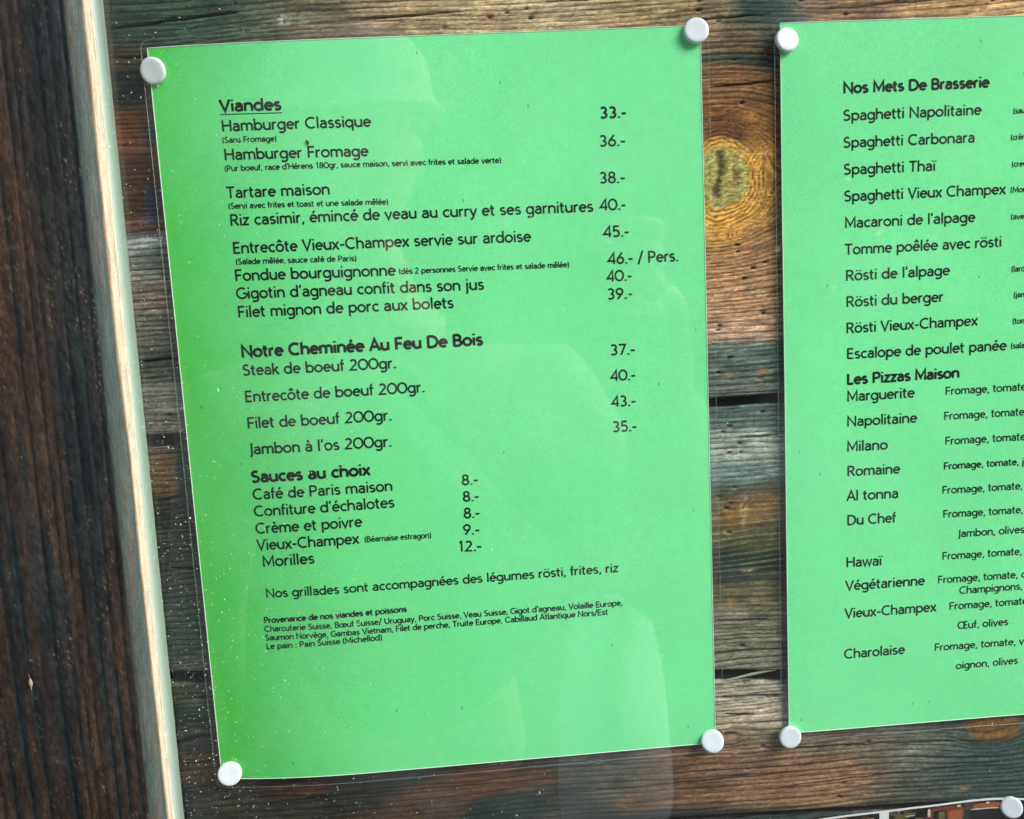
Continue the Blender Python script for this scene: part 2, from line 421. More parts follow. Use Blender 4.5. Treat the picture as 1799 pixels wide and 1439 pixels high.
STAINS = [
(-9.7, 9.6, 12.8, 12.5, 38, 58, 50),
(15.2, 11.8, 21.5, 10.4, 62, 80, 68),
(40.4, 4.5, 19.5, 8.4, 80, 92, 76),
(64.9, 12.0, 19.6, 6.3, 118, 112, 92),
(73.0, 3.3, 24.1, 6.3, 128, 108, 84),
(106.3, 10.4, 26.4, 12.6, 165, 148, 118),
(150.4, 7.6, 44.6, 12.7, 182, 164, 132),
(194.8, 2.7, 24.8, 10.7, 155, 135, 98),
(216.3, 6.2, 9.0, 15.0, 130, 118, 95),
(237.8, 3.2, 13.6, 11.8, 44, 74, 70),
(274.2, 2.9, 20.6, 10.8, 140, 112, 82),
(324.8, 2.0, 37.2, 13.0, 188, 155, 115),
(228.5, -6.1, 13.6, 6.5, 118, 100, 72),
(228.4, -12.3, 17.1, 1.9, 42, 72, 66),
(228.3, -22.3, 18.3, 6.5, 122, 90, 60),
(225.8, -34.2, 18.4, 6.6, 132, 92, 52),
(239.5, -42.5, 9.2, 11.1, 112, 78, 48),
(227.2, -84.6, 18.8, 6.9, 150, 116, 84),
(227.0, -96.0, 18.8, 9.2, 172, 136, 104),
(226.9, -107.6, 18.9, 9.3, 176, 142, 112),
(226.7, -119.2, 19.0, 5.2, 165, 138, 118),
(226.5, -129.8, 19.1, 5.9, 98, 112, 104),
(226.3, -140.4, 19.1, 5.9, 108, 116, 108),
(226.1, -154.7, 19.2, 6.0, 88, 106, 98),
(228.2, -169.4, 16.9, 7.8, 152, 160, 150),
(228.1, -179.1, 19.4, 4.9, 112, 130, 126),
(223.1, -188.6, 19.5, 5.4, 72, 80, 60),
(231.5, -195.3, 12.2, 6.9, 112, 88, 45),
(225.2, -206.1, 19.6, 6.2, 74, 76, 48),
(225.0, -218.6, 19.7, 8.1, 20, 44, 36),
(224.8, -232.5, 19.8, 5.6, 100, 94, 62),
(224.5, -249.1, 19.9, 8.2, 116, 116, 98),
(224.3, -261.9, 20.0, 4.7, 122, 122, 108),
(224.1, -276.3, 20.1, 5.2, 150, 146, 130),
(228.9, -288.5, 17.7, 6.6, 168, 158, 136),
(231.3, -297.9, 20.3, 3.7, 122, 108, 84),
(-11.0, -1.8, 8.6, 4.6, 66, 58, 40),
(-8.7, -10.3, 9.7, 3.8, 30, 40, 34),
(-7.2, -16.7, 9.7, 3.4, 26, 44, 42),
(-7.9, -23.0, 9.7, 2.5, 86, 64, 44),
(-11.2, -33.6, 8.7, 5.4, 100, 64, 40),
(-4.0, -31.3, 3.5, 3.8, 60, 66, 62),
(-10.2, -44.4, 9.8, 6.9, 74, 44, 26),
(-14.6, -55.0, 6.6, 5.4, 66, 46, 32),
(-6.5, -55.9, 2.0, 4.4, 40, 52, 74),
(-7.2, -62.4, 2.6, 2.0, 66, 60, 74),
(-12.6, -67.2, 8.8, 2.2, 100, 76, 70),
(-10.9, -72.3, 8.8, 3.5, 140, 146, 146),
(-9.7, -81.7, 10.0, 5.3, 112, 118, 112),
(-10.9, -92.9, 10.0, 6.7, 124, 114, 104),
(-10.1, -106.5, 10.0, 6.8, 100, 100, 92),
(-10.4, -120.1, 10.1, 6.4, 72, 80, 72),
(-10.7, -134.0, 10.2, 6.5, 112, 114, 106),
(-10.7, -145.6, 10.2, 4.7, 102, 102, 96),
(-12.4, -162.0, 5.0, 8.5, 92, 76, 54),
(-4.7, -169.6, 3.2, 14.3, 22, 42, 36),
(-11.0, -182.3, 9.2, 5.3, 50, 54, 42),
(-8.3, -200.7, 11.6, 12.2, 50, 58, 50),
(-8.9, -230.2, 11.7, 12.4, 56, 66, 58),
(-8.0, -245.3, 11.8, 5.5, 66, 74, 62),
(-7.2, -261.8, 11.8, 3.5, 62, 66, 50),
(-6.9, -270.7, 10.7, 5.6, 36, 50, 40),
(-10.3, -280.8, 7.1, 6.4, 50, 48, 44),
(-10.4, -293.8, 12.0, 5.2, 62, 56, 44),
(-16.9, -311.6, 9.6, 7.9, 40, 48, 44),
(12.4, -308.7, 21.8, 10.5, 48, 46, 38),
(29.6, -307.4, 14.6, 2.9, 88, 62, 44),
(77.9, -318.7, 14.8, 5.3, 74, 58, 46),
(58.7, -311.0, 14.7, 5.3, 38, 46, 42),
(110.4, -313.3, 19.8, 3.7, 84, 60, 42),
(122.4, -322.8, 12.5, 5.9, 30, 50, 46),
(147.3, -324.8, 11.3, 8.1, 56, 58, 50),
(167.8, -314.4, 15.1, 5.9, 76, 76, 66),
(190.4, -317.5, 17.7, 7.0, 100, 80, 58),
(205.2, -333.0, 35.8, 2.2, 48, 52, 48),
(225.9, -318.9, 25.5, 10.3, 118, 92, 70),
(256.5, -321.4, 33.5, 12.5, 134, 108, 82),
(269.4, -307.0, 20.5, 4.8, 112, 104, 88),
(300.2, -312.6, 18.1, 8.1, 98, 102, 92),
(300.4, -328.9, 20.8, 9.3, 78, 84, 74),
(326.2, -320.0, 23.5, 10.9, 56, 74, 70),
(336.7, -303.0, 6.7, 4.0, 116, 88, 46),
(248.7, -336.8, 23.2, 1.9, 38, 56, 56),
]
HOLES = [(33.2, 16.3), (130.4, 7.3), (137.1, 8.8), (144.9, 10.2), (146.3, 6.5), (112.6, 4.2), (213.0, 10.3), (212.3, 7.0), (220.3, 2.6), (226.2, -12.2), (224.0, -16.0), (229.1, -28.9), (226.3, -84.6), (226.5, -87.3), (232.5, -94.2), (228.9, -98.2), (237.7, -92.2), (236.7, -112.7), (218.4, -117.1), (217.7, -118.7), (215.9, -124.5), (222.4, -130.3), (217.3, -136.4), (234.7, -139.7), (235.9, -153.9), (221.7, -159.1), (218.7, -161.3), (225.9, -166.6), (221.2, -170.4), (226.3, -170.5), (226.5, -174.6), (223.4, -185.4), (216.3, -188.9), (221.6, -192.0), (219.6, -194.1), (220.6, -204.8), (232.4, -238.1), (225.4, -255.6), (253.2, 9.0), (271.2, 3.2), (291.3, 7.6), (330.5, 6.1), (271.9, -305.6), (269.9, -323.2), (268.1, -329.3), (281.4, -304.2), (226.5, -312.8), (233.8, -302.6), (226.4, -272.5), (12, -2), (-9, -133), (-8, -141)]
PINS = [
(0.94, -7.53, 3.6, 1.03, 10, -12, 'white push pin at the top left corner of the Viandes menu'),
(209.88, -2.35, 0, 1.0, -7, -2, 'white push pin at the top right corner of the Viandes menu'),
(245.26, -7.14, 0.4, 0.96, -8, 7, 'white push pin at the top left corner of the Brasserie menu'),
(2.6, -296.63, 3.9, 1.03, -14, 8, 'white push pin at the bottom left corner of the Viandes menu, beside dusty glass'),
(210.25, -295.99, 0, 1.0, -24, -6, 'white push pin at the bottom right corner of the Viandes menu'),
(244.16, -296.3, 0.4, 1.0, -4, 2, 'white push pin at the bottom left corner of the Brasserie menu'),
(344.44, -337.97, 1.0, 0.95, -18, -16, 'white push pin on the photo card, lower right corner'),
]
SPECK = (0.05742, -0.00043, -0.03737)

# ------------------------------------------------------------------ ground far below the notice board
me = mesh_from('ground', [(-30, -30, -1.5), (30, -30, -1.5), (30, 30, -1.5), (-30, 30, -1.5)], [(0, 1, 2, 3)], M_ground)
tag(link('ground', me), 'pale gravel ground below the notice board', kind='structure')

# ------------------------------------------------------------------ the plank wall
STA = np.array(STAINS, float)
STA[:, 4:7] = lin(STA[:, 4:7])
KNOT = (220.7, -57.9)


def stain_colour(x, z):
    wx = x + 9 * (fbm(x / 14, z / 7, 3) - 0.5); wz = z + 7 * (fbm(x / 22, z / 6, 9) - 0.5)
    num = np.zeros(x.shape + (3,)); den = np.full(x.shape, 1e-9)
    num += 1e-9 * lin((88, 84, 70))
    for (cx, cz, rx, rz, r, g, b) in STA:
        d = ((wx - cx) / rx) ** 2 + ((wz - cz) / rz) ** 2
        w = np.exp(-1.6 * d) / (rx * rz) ** 0.35
        w[d > 11] = 0
        den += w; num += w[..., None] * np.array([r, g, b])
    return num / den[..., None]


def board_fields(x, z, slope=0.0, seed=0):
    """grain coordinate, groove strength, colour and relief (mm) of the wall at x, z"""
    u = z + slope * x + 5 * (fbm(x / 70, z / 30, 21 + seed, 3) - 0.5)
    # grain flows round the big knot like a stream round a stone
    dx = x - KNOT[0]; dz = z - KNOT[1]
    d = np.sqrt(dx ** 2 + (dz / 1.12) ** 2) + 1e-6
    d = d * (1 + 0.16 * (fbm(np.arctan2(dz, dx) * 1.6 + 9, d / 30, 5, 2) - 0.5))
    a = 19.0
    psi = dz * (1 - np.exp(-(np.maximum(d - a, 0)) / 40) * 0 - (a * a / d ** 2) * np.exp(-np.maximum(d - a, 0) / 55))
    ring = sstep(20.5, 15.5, d)
    near = sstep(110, 60, d)
    u = u * (1 - near) + near * (KNOT[1] + psi + slope * x * 0 + 2 * (fbm(x / 50, z / 20, 40, 3) - 0.5))
    for (kx, kz, kr) in ((-11.0, -280.7, 8.0), (219.2, -297.5, 2.6), (336.7, -300.6, 8.0)):
        ddx = (x - kx); ddz = z - kz
        dd = np.sqrt((ddx / 1.5) ** 2 + ddz ** 2) + 1e-6
        u = u - ddz * np.minimum(kr * kr / dd ** 2, 0.9) * np.exp(-dd / 25)
    warp = 2.6 * vnoise(u / 11, 0 * u + 3.3, 31) + 0.55 * fbm(x / 45, u / 5, 12, 3)
    ph = u / 2.25 + warp
    fr = ph - np.floor(ph)
    line = np.exp(-((fr - 0.5) / 0.125) ** 2) * (0.42 + 0.58 * vnoise(x / 30, np.floor(ph) * 3.7, 4))
    ph2 = u / 0.95 + 1.5 * warp + 0.5 * vnoise(x / 12, u / 1.5, 77)
    fr2 = ph2 - np.floor(ph2)
    line2 = np.exp(-((fr2 - 0.5) / 0.22) ** 2) * vnoise(x / 14, np.floor(ph2) * 2.1, 14)
    phr = d / 1.5 + 1.2 * fbm(x / 4, z / 4, 8, 3)
    frr = phr - np.floor(phr)
    rl = np.exp(-((frr - 0.5) / 0.2) ** 2)
    L = line * (1 - ring) + rl * ring * 0.75
    c = stain_colour(x, z)
    cn = fbm(x / 9, z / 2.2, 55, 4)
    c = c * (0.42 + 1.3 * cn)[..., None]
    c = np.clip(c + (c - c.mean(-1, keepdims=True)) * 0.07, 0.001, 1)
    c = 1.28 * np.clip(c, 1e-4, 1) ** 1.13
    # knot: golden rings, darker above right, green lichen disc with a brown eye and a split
    ang = np.arctan2(dz, dx)
    gold = lin((238, 178, 82)); brown = lin((120, 78, 40)); green = lin((172, 164, 92))
    t = sstep(0.3, 1.2, ang) * sstep(2.6, 1.7, ang) * sstep(13, 15.5, d)
    kc = gold[None, None] * (1 - t[..., None]) + brown[None, None] * t[..., None]
    kc = kc * (0.55 + 0.8 * fbm(x / 2.5, z / 2.5, 61, 4))[..., None]
    wk = sstep(28, 17, d + 5 * (fbm(x / 6, z / 4, 62) - 0.5))
    c = c * (1 - wk[..., None]) + kc * wk[..., None]
    wg = sstep(11.8, 9.8, d + 3.0 * (fbm(x / 3, z / 3, 63) - 0.5))
    gn = fbm(x / 0.9, z / 0.9, 64, 3)
    gc = green[None, None] * (0.10 + 1.6 * gn + 0.5 * (fbm(x / 2.6, z / 2.6, 68, 2) - .5))[..., None]
    c = c * (1 - wg[..., None]) + gc * wg[..., None]
    eye = np.exp(-(((x - 226.0) / 1.7) ** 2 + ((z + 57.0) / 3.2) ** 2) ** 2)
    c = c * (1 - 0.8 * eye[..., None]) + 0.8 * eye[..., None] * lin((104, 62, 40)) * (0.5 + gn[..., None])
    cx0 = 220.6 - 1.8 * (z + 50) / -10 + 3.2 * (fbm(z / 3.0, x * 0, 65, 3) - 0.5)
    crack = sstep(0.30, 0.55, fbm(x / 1.3, z / 1.6, 66, 3) + 0.15) * np.exp(-((x - cx0) / 1.7) ** 2) * sstep(-68, -63, z) * sstep(-45.5, -48, z)
    c = c * (1 - 0.9 * crack[..., None]) + 0.9 * crack[..., None] * lin((66, 50, 36)) * (0.3 + 1.2 * gn[..., None])
    # lines: dark grooves; in the mossy belt below the first gap pale ridges instead
    belt = sstep(-186, -192, z) * sstep(-228, -222, z) * sstep(150, 190, x)
    c = c * (1 - (0.93 * L * (1 - belt) + 0.45 * line2 * (1 - wg)) * (1 - wg))[..., None]
    c = c + (belt * line * 0.16)[..., None] * np.array([1.0, 0.85, 0.5])
    # fuzz of raised fibres
    fz = vnoise(x / 1.1, u / 0.5, 91)
    c = c * (0.60 + 0.80 * fz)[..., None]
    h = 0.55 * L * (1 - belt) + 0.14 * line2 + 1.1 * (fbm(x / 60, z / 22, 33, 3) - 0.5) - 0.35 * belt * line
    h = h * (1 - 0.6 * wg) + wg * 0.5 * (gn - 0.5) + crack * 1.0 + eye * 0.3 + 0.12 * (fz - 0.5)
    # worm holes with a pale crescent coloured in below most of them
    for k, (hx, hz) in enumerate(HOLES):
        s = 0.42 + 0.42 * ((k * 37) % 10) / 10.0; ex = 1.2 + 0.9 * ((k * 53) % 10) / 10.0
        q = ((x - hx) / (s * ex)) ** 2 + ((z - hz) / (s * 0.85)) ** 2
        hole = np.exp(-q ** 1.5)
        lip = np.exp(-(((x - hx) / (s * ex * 1.2)) ** 2 + ((z - hz + s * 1.25) / (s * 0.45)) ** 2))
        c = c * (1 - 0.93 * hole[..., None]) + (0.16 * lip * ((k % 3) > 0))[..., None] * np.array([1.0, 0.9, 0.72])
        h = h + 1.3 * hole
    # open cracks along the grain
    for k, (ax_, az_, bx_, bz_, cw) in enumerate(CRACKS):
        tt = np.clip((x - ax_) / (bx_ - ax_), 0, 1)
        zc = az_ + (bz_ - az_) * tt + 0.9 * (fbm(x / 7, x * 0 + k, 501, 3) - 0.5)
        cw_ = cw * (0.35 + np.sin(math.pi * tt) ** 0.5) * ((x > ax_) & (x < bx_))
        q = np.exp(-((z - zc) / (cw_ + 1e-6)) ** 2) * (cw_ > 0)
        c = c * (1 - 0.92 * q[..., None]); h = h + 1.4 * q
    # orange rot and bare spots
    for (sx, sz, rx, rz, cc, st) in SPOTS:
        q = ((x - sx) / rx) ** 2 + ((z - sz) / rz) ** 2
        w = st * np.exp(-q) * sstep(0.25, 0.6, fbm(x / 1.2, z / 1.2, 71, 3))
        c = c * (1 - w[..., None]) + w[..., None] * lin(cc)
    return u, L, c, h


SPOTS = [(221, -202, 2.4, 3.0, (138, 88, 50), .75), (227.3, -193.5, 1.6, 3.2, (214, 172, 122), .95), (226.8, -200, .8, 3, (190, 165, 125), .7),
         (231.5, -193.8, 1.5, 1.2, (128, 88, 54), .6), (221, -196.5, 2, 1.6, (150, 100, 60), .5), (220.8, -235.7, 1.8, 1.6, (160, 112, 66), .8),
         (230.2, -253, .9, 1.6, (170, 125, 70), .8), (232, -236, 3, .5, (190, 150, 100), .5), (228.5, -222, 2.5, .5, (210, 175, 125), .8),
         (222, -240, 6, 3, (150, 140, 118), .5), (236.0, -137, 2.2, 1.4, (176, 132, 70), .9), (222, -138, 2.8, 1.4, (170, 140, 110), .6),
         (221.5, -279.5, 2.4, 1.4, (158, 110, 66), .7), (51.5, 9.4, 2.0, 1.8, (205, 214, 214), 1.), (57.5, 10.0, 6.5, 2.0, (150, 152, 120), .9),
         (129.5, 6.4, 3.6, 1.6, (140, 92, 55), .9), (112, 4.8, 3, 1.4, (70, 62, 46), .8), (157, 1.5, 2.5, 1.5, (80, 70, 50), .6),
         (229.5, -87, 1.6, 1.4, (190, 120, 80), .7), (231.5, -103, 4.0, 1.4, (70, 84, 66), .95), (152, 12, 1.5, 2, (205, 190, 165), .6),
         (217, -63, 1.0, 2, (60, 52, 34), .6), (221, -44.5, 3, 1.2, (214, 178, 100), .8), (232, -34, 4, 2.5, (190, 138, 60), .6),
         (24, 13.5, 9, 2.4, (40, 48, 40), .9), (58, 14, 8, 1.6, (58, 68, 58), .8), (5, 6, 8, 2.5, (34, 48, 42), .7), (291, 8, 3, 1.6, (80, 62, 44), .9),
         (324, -329.5, 2.8, .9, (150, 112, 74), .9), (335, -300.5, 5, 2.6, (128, 96, 48), .85), (253, 3, 6, 2, (44, 72, 66), .6)]

CRACKS = [(213, -278.4, 244, -279.6, .42), (-16, 8.5, 34, 13, .3), (-16, -1.5, 10, -2.5, .3), (60, 7.5, 120, 10, .28), (150, 12.5, 214, 13.5, .25), (262, 5.5, 320, 7.5, .3),
          (-16, -119, -4, -118, .4), (-16, -176.5, -4, -174, .35), (-14, -205, 2, -207, .3), (226, -164.5, 243, -163.8, .3), (214, -243.8, 236, -244.4, .3), (-14, -262.6, 4, -262, .45), (20, -312, 120, -311, .3),
          (150, -318, 250, -316, .3), (240, -304, 330, -307.5, .3), (217, -286.4, 230, -287.4, .35), (240, -322.5, 330, -319, .3), (216, -22, 243, -21, .3), (212, 3, 241, 4.4, .25)]

wall = root('plank_wall', (0, 0, 0), 'weathered horizontal plank wall behind the green menus', 'wall')


def plank(z_top, z_bot, slope, seed, tint=1.12, label=None):
    x = np.concatenate([np.linspace(-420, -45, 70)[:-1], np.linspace(-45, 462, 590)]); nx = len(x)
    zt = z_top(x); zb = z_bot(x)
    nz = max(60, int((zt - zb).mean() / 0.42))
    t = np.linspace(0, 1, nz)
    X = np.repeat(x[:, None], nz, 1)
    wob_t = 0.7 * (fbm(x / 12, x * 0 + seed, 101) - 0.5); wob_b = 0.7 * (fbm(x / 9, x * 0 + seed + 5, 102) - 0.5)
    Z = (zt + wob_t)[:, None] * (1 - t) + (zb + wob_b)[:, None] * t
    u, L, c, h = board_fields(X, Z, slope, 0)
    de = np.minimum(zt[:, None] - Z, Z - zb[:, None]).clip(0)
    r = 1.5
    rnd = r - np.sqrt(np.maximum(r * r - (r - np.minimum(de, r)) ** 2, 0))
    Y = 4.3 + h + rnd
    # a side wall back into the gap on both edges
    # the tables were measured on the plane y = 4
    lean = sstep(110, 10, X) * 5.7 - 1.5      # the boards fall back a little towards the post
    kk = 1 + lean / 381.6
    X = 115.57 + (X - 115.57) * kk; Z = -91.65 + (Z + 91.65) * kk; Y = Y + lean
    V = np.stack([X, Y, Z], -1)
    top = V[:, :1].copy(); top[..., 1] = 26; bot = V[:, -1:].copy(); bot[..., 1] = 26
    lip_t = V[:, :1].copy(); lip_t[..., 1] += 0.9; lip_b = V[:, -1:].copy(); lip_b[..., 1] += 0.9
    V = np.concatenate([top, lip_t, V, lip_b, bot], 1)
    # shade of the gaps painted in: the faces inside the joints go nearly black
    c = np.concatenate([c[:, :1] * .03, c[:, :1] * .08, c, c[:, -1:] * .08, c[:, -1:] * .03], 1)
    me = grid_mesh('plank', V * MM, nx, nz + 4, M_plank, c * tint, flip=True)
    o = link('plank', me, wall)
    if label: o['label'] = label
    return o


ones = lambda v: (lambda x: x * 0 + v)
plank(ones(120.0), lambda x: -149.0 + (x + 12) / 120.0 + .0, -0.012, 1, label='upper plank with the golden green knot')
plank(lambda x: -154.0 + (x + 12) * 0.0145, lambda x: -250.6 - (x + 12) * 0.0690, 0.0, 2, label='middle plank with the mossy belt')
plank(lambda x: -255.6 - (x + 12) * 0.0675, lambda x: -329.0 - (x + 12) * 0.021, 0.0, 3, label='lower plank of reddish grain')
plank(lambda x: -331.0 - (x + 12) * 0.022, ones(-520.0), 0.0, 4, label='lowest plank, dark blue grey')
bk = mesh_from('backing_board', [(-.42, .0232, .12), (.462, .0232, .12), (.462, .0232, -.53), (-.42, .0232, -.53),
                                 (-.42, .032, .12), (.462, .032, .12), (.462, .032, -.53), (-.42, .032, -.53)],
               [(3, 2, 1, 0), (4, 5, 6, 7), (0, 1, 5, 4), (1, 2, 6, 5), (2, 3, 7, 6), (3, 0, 4, 7)], M_dark)
link('backing_board', bk, wall, (0, .004, 0))
# the splinter lying across the lower gap
sv = []
pts = [(216.5, -270.9, .15), (222, -270.2, .5), (229, -268.9, .7), (236, -267.9, .6), (240, -267.6, .2)]
for (x, z, w) in pts:
    sv += [(x * MM, 5.6 * MM, (z + w) * MM), (x * MM, 4.9 * MM, z * MM), (x * MM, 5.6 * MM, (z - w) * MM), (x * MM, 6.6 * MM, z * MM)]
sf = [(4 * i + j, 4 * i + (j + 1) % 4, 4 * i + 4 + (j + 1) % 4, 4 * i + 4 + j) for i in range(4) for j in range(4)] + [(3, 2, 1, 0), (16, 17, 18, 19)]
link('splinter', mesh_from('splinter', sv, sf, plain('grey_splinter', lin4((150, 154, 140)), 0.9, 0.2)), wall, (0, -.0013, 0))

# ------------------------------------------------------------------ display case: side post, seal and pane
case = root('display_case', (-0.0154, 0, -0.15), 'dark weathered timber frame with dusty glass pane over the menus', 'display case')
TILT = 0.0087


def post_mesh():
    # profile along s: front face, rounded arris, inner face (x relative to the inner face, mm)
    fx = np.linspace(-108, -4.7, 190); fy = np.full_like(fx, -27.0)
    th = np.linspace(0, math.pi / 2, 22)[1:]
    ax = -4.7 + 4.7 * np.sin(th); ay = -21.0 - 6.0 * np.cos(th)
    iy = np.linspace(-21, -3.2, 36)[1:]; ix = np.zeros_like(iy)
    px = np.concatenate([fx, ax, ix]); py = np.concatenate([fy, ay, iy])
    s = np.concatenate([[0], np.cumsum(np.hypot(np.diff(px), np.diff(py)))]); s0 = s[189]      # s0: where the arris begins
    nz = 760; z = np.linspace(272, -372, nz)      # relative to z=-150
    S = np.repeat(s[:, None], nz, 1) - s0; Zz = np.repeat(z[None, :], len(s), 0)
    # grain runs down the post and drifts a little to the right in the lower half
    gx = S - 7 * sstep(-40, -260, Zz) * sstep(10, -80, S) * 0.6 + 2.6 * (fbm(S / 40, Zz / 160, 201, 3) - 0.5)
    ph = gx / 6.2 + 2.2 * vnoise(gx / 13, gx * 0, 202)
    fr = ph - np.floor(ph)
    groove = np.exp(-((fr - 0.5) / 0.055) ** 2)
    band = 0.5 + 0.5 * np.cos(2 * math.pi * (fr - 0.05))
    teal = lin((20, 34, 38)); brown = lin((84, 66, 54)); dark = lin((34, 35, 34)); rust = lin((92, 66, 48))
    n1 = fbm(gx / 5, Zz / 60, 203, 4); n2 = fbm(S / 1.1, Zz / 2.0, 204, 3); n3 = fbm(gx / 14, Zz / 90, 205, 3)
    brown_w = sstep(-8, -34, S) * sstep(-30, 150, Zz + 60 * (n3 - .5))           # browner wood up on the left
    w = np.clip(0.12 + 0.75 * brown_w + 0.55 * (n1 - 0.5) + 0.25 * band * n3, 0, 1)
    low = sstep(-20, -190, Zz) * band
    c = dark * (1 - w[..., None]) + brown * w[..., None]
    tw = sstep(0.46, 0.6, fbm(gx / 4, Zz / 70, 206, 3)) * (1 - 0.5 * brown_w)
    tw = np.maximum(tw, 0.8 * sstep(-24, -6, S) * sstep(-100, 0, Zz))
    c = c * (1 - 0.75 * tw[..., None]) + teal * 0.75 * tw[..., None]
    c = c * (1 - 0.55 * low[..., None]) + rust * (0.55 * low * (0.3 + 0.7 * n1))[..., None]
    c = c * (0.2 + 1.6 * n2)[..., None] * (0.6 + 0.8 * fbm(S / 2.2, Zz / 7, 214, 3))[..., None]
    fl = sstep(0.66, 0.84, fbm(S / 0.5, Zz / 0.8, 207, 3)) * sstep(0.46, 0.74, fbm(gx / 3.2, Zz / 26, 208, 3))
    c = c * (1 - 0.8 * fl[..., None]) + lin((128, 112, 90)) * 0.8 * fl[..., None]
    c = np.clip(c + (c - c.mean(-1, keepdims=True)) * 0.35, 0.001, 1) * 0.80
    c = c * (1 - 0.6 * groove * (0.4 + 0.6 * n3))[..., None] * (0.55 + 0.9 * fbm(S / 16, Zz / 40, 216, 3))[..., None]
    h = 0.3 * groove + 0.4 * (n2 - 0.5) - 0.10 * band + 0.25 * (n1 - .5)
    # arris: grey blue worn rounding, then a tan line, then bare pale wood on the inner face
    ar = sstep(-0.6, 0.6, S + 0.5 * (n1 - .5))
    grey = lin((62, 74, 71)); tan = lin((148, 118, 90)); cream = lin((196, 184, 164))
    fib = 0.8 + 0.4 * fbm(S / 0.35, Zz / 9, 210, 3)
    t0 = 7.3 + 1.6 * (fbm(S * 0, Zz / 45, 211, 3) - .5) - 1.2 * sstep(-80, 60, Zz)
    g = sstep(0, 1.2, S - t0); k = sstep(1.0, 2.6, S - t0)
    stk = sstep(.42, .75, fbm(S / 1.3, Zz / 38, 215, 3)) * (0.35 + 0.5 * sstep(20, -180, Zz))
    grey = grey * (1 - stk[..., None]) + lin((92, 78, 62)) * stk[..., None]
    ac = grey * (1 - g[..., None]) + tan * g[..., None]
    ac = ac * (1 - k[..., None]) + cream * k[..., None]
    crk = np.exp(-((S - 14.2 - .5 * (fbm(S * 0, Zz / 60, 212) - .5)) / 0.16) ** 2)
    ac = ac * (fib * (1 - 0.55 * crk))[..., None]
    c = c * (1 - ar[..., None]) + ac * ar[..., None]
    h = h * (1 - ar) + ar * (0.12 * (fib - 1) + 0.25 * crk)
    PX = np.repeat(px[:, None], nz, 1); PY = np.repeat(py[:, None], nz, 1)
    nrm = np.stack([np.gradient(py, s), -np.gradient(px, s)], -1)    # outward normal of the profile
    nrm /= np.linalg.norm(nrm, axis=1)[:, None]
    PX = PX - nrm[:, :1] * h; PY = PY - nrm[:, 1:] * h
    V = np.stack([PX + TILT * Zz, PY, Zz], -1)
    c = c * 1.0
    return grid_mesh('side_post', V * MM, len(s), nz, M_post, c, flip=False)


link('side_post', post_mesh(), case)
# sealant bead between post and pane
n = 220; zz = np.linspace(270, -370, n)
prof = [(-0.1, -13.2), (0.3, -13.0), (0.5, -12.3), (0.5, -3.4), (0.3, -2.8), (-0.1, -2.6)]
V = np.zeros((len(prof), n, 3))
for i, (a, b) in enumerate(prof):
    V[i, :, 0] = a + TILT * zz + (0.18 * (fbm(zz / 2.2, zz * 0 + 3, 301, 3) - 0.5) if a > 0 else 0); V[i, :, 1] = b; V[i, :, 2] = zz
link('sealant_bead', grid_mesh('sealant_bead', V * MM, len(prof), n, M_seal), case)


def box(x0, x1, y0, y1, z0, z1):
    v = [(x, y, z) for x in (x0, x1) for y in (y0, y1) for z in (z0, z1)]
    return [tuple(MM * q for q in p) for p in v], [(0, 1, 3, 2), (4, 6, 7, 5), (0, 4, 5, 1), (2, 3, 7, 6), (0, 2, 6, 4), (1, 5, 7, 3)]


v, f = box(3.5, 470, -12, -9, 270, -370)
link('glass_pane', mesh_from('glass_pane', v, f, M_glass), case)

# ------------------------------------------------------------------ stroke lettering for the printed sheets
X = 0.70


def arc(cx, cy, rx, ry, a0, a1, n=None):
    n = n or max(4, int(abs(a1 - a0) / 22))
    return [(cx + rx * math.cos(math.radians(a0 + (a1 - a0) * i / n)), cy + ry * math.sin(math.radians(a0 + (a1 - a0) * i / n))) for i in range(n + 1)]


def bowl(cx, rx=0.255, cy=0.35, ry=0.29): return arc(cx, cy, rx, ry, 0, 360, 18)


G = {}
G['a'] = (.60, [arc(.29, .46, .20, .185, 155, 0, 7) + [(.49, 0)], [(.49, .40), (.34, .40)] + arc(.27, .225, .18, .165, 100, 270, 7) + [(.36, .075), (.49, .18)]])
G['b'] = (.68, [[(.10, 1.04), (.10, 0)], bowl(.355)])
G['c'] = (.56, [arc(.345, .35, .255, .29, 48, 312, 12)])
G['d'] = (.68, [[(.58, 1.04), (.58, 0)], bowl(.325)])
G['e'] = (.63, [[(.07, .37), (.56, .37)] + arc(.325, .35, .245, .29, 5, 318, 14)])
G['f'] = (.36, [[(.15, 0), (.15, .82)] + arc(.31, .82, .16, .17, 180, 95, 4)[1:], [(.02, .65), (.34, .65)]])
G['g'] = (.67, [bowl(.325), [(.58, .69), (.58, -.05)] + arc(.33, -.05, .25, .20, 0, -140, 7)[1:]])
G['h'] = (.66, [[(.10, 1.04), (.10, 0)], arc(.335, .42, .225, .22, 175, 0, 8) + [(.56, 0)]])
G['i'] = (.24, [[(.12, .69), (.12, 0)], [(.12, .86), (.12, .99)]])
G['ı'] = (.24, [[(.12, .69), (.12, 0)]])
G['j'] = (.26, [[(.14, .69), (.14, -.12)] + arc(0, -.12, .14, .13, 0, -80, 4)[1:], [(.14, .86), (.14, .99)]])
G['k'] = (.58, [[(.10, 1.04), (.10, 0)], [(.50, .69), (.12, .32)], [(.25, .42), (.54, 0)]])
G['l'] = (.24, [[(.12, 1.04), (.12, 0)]])
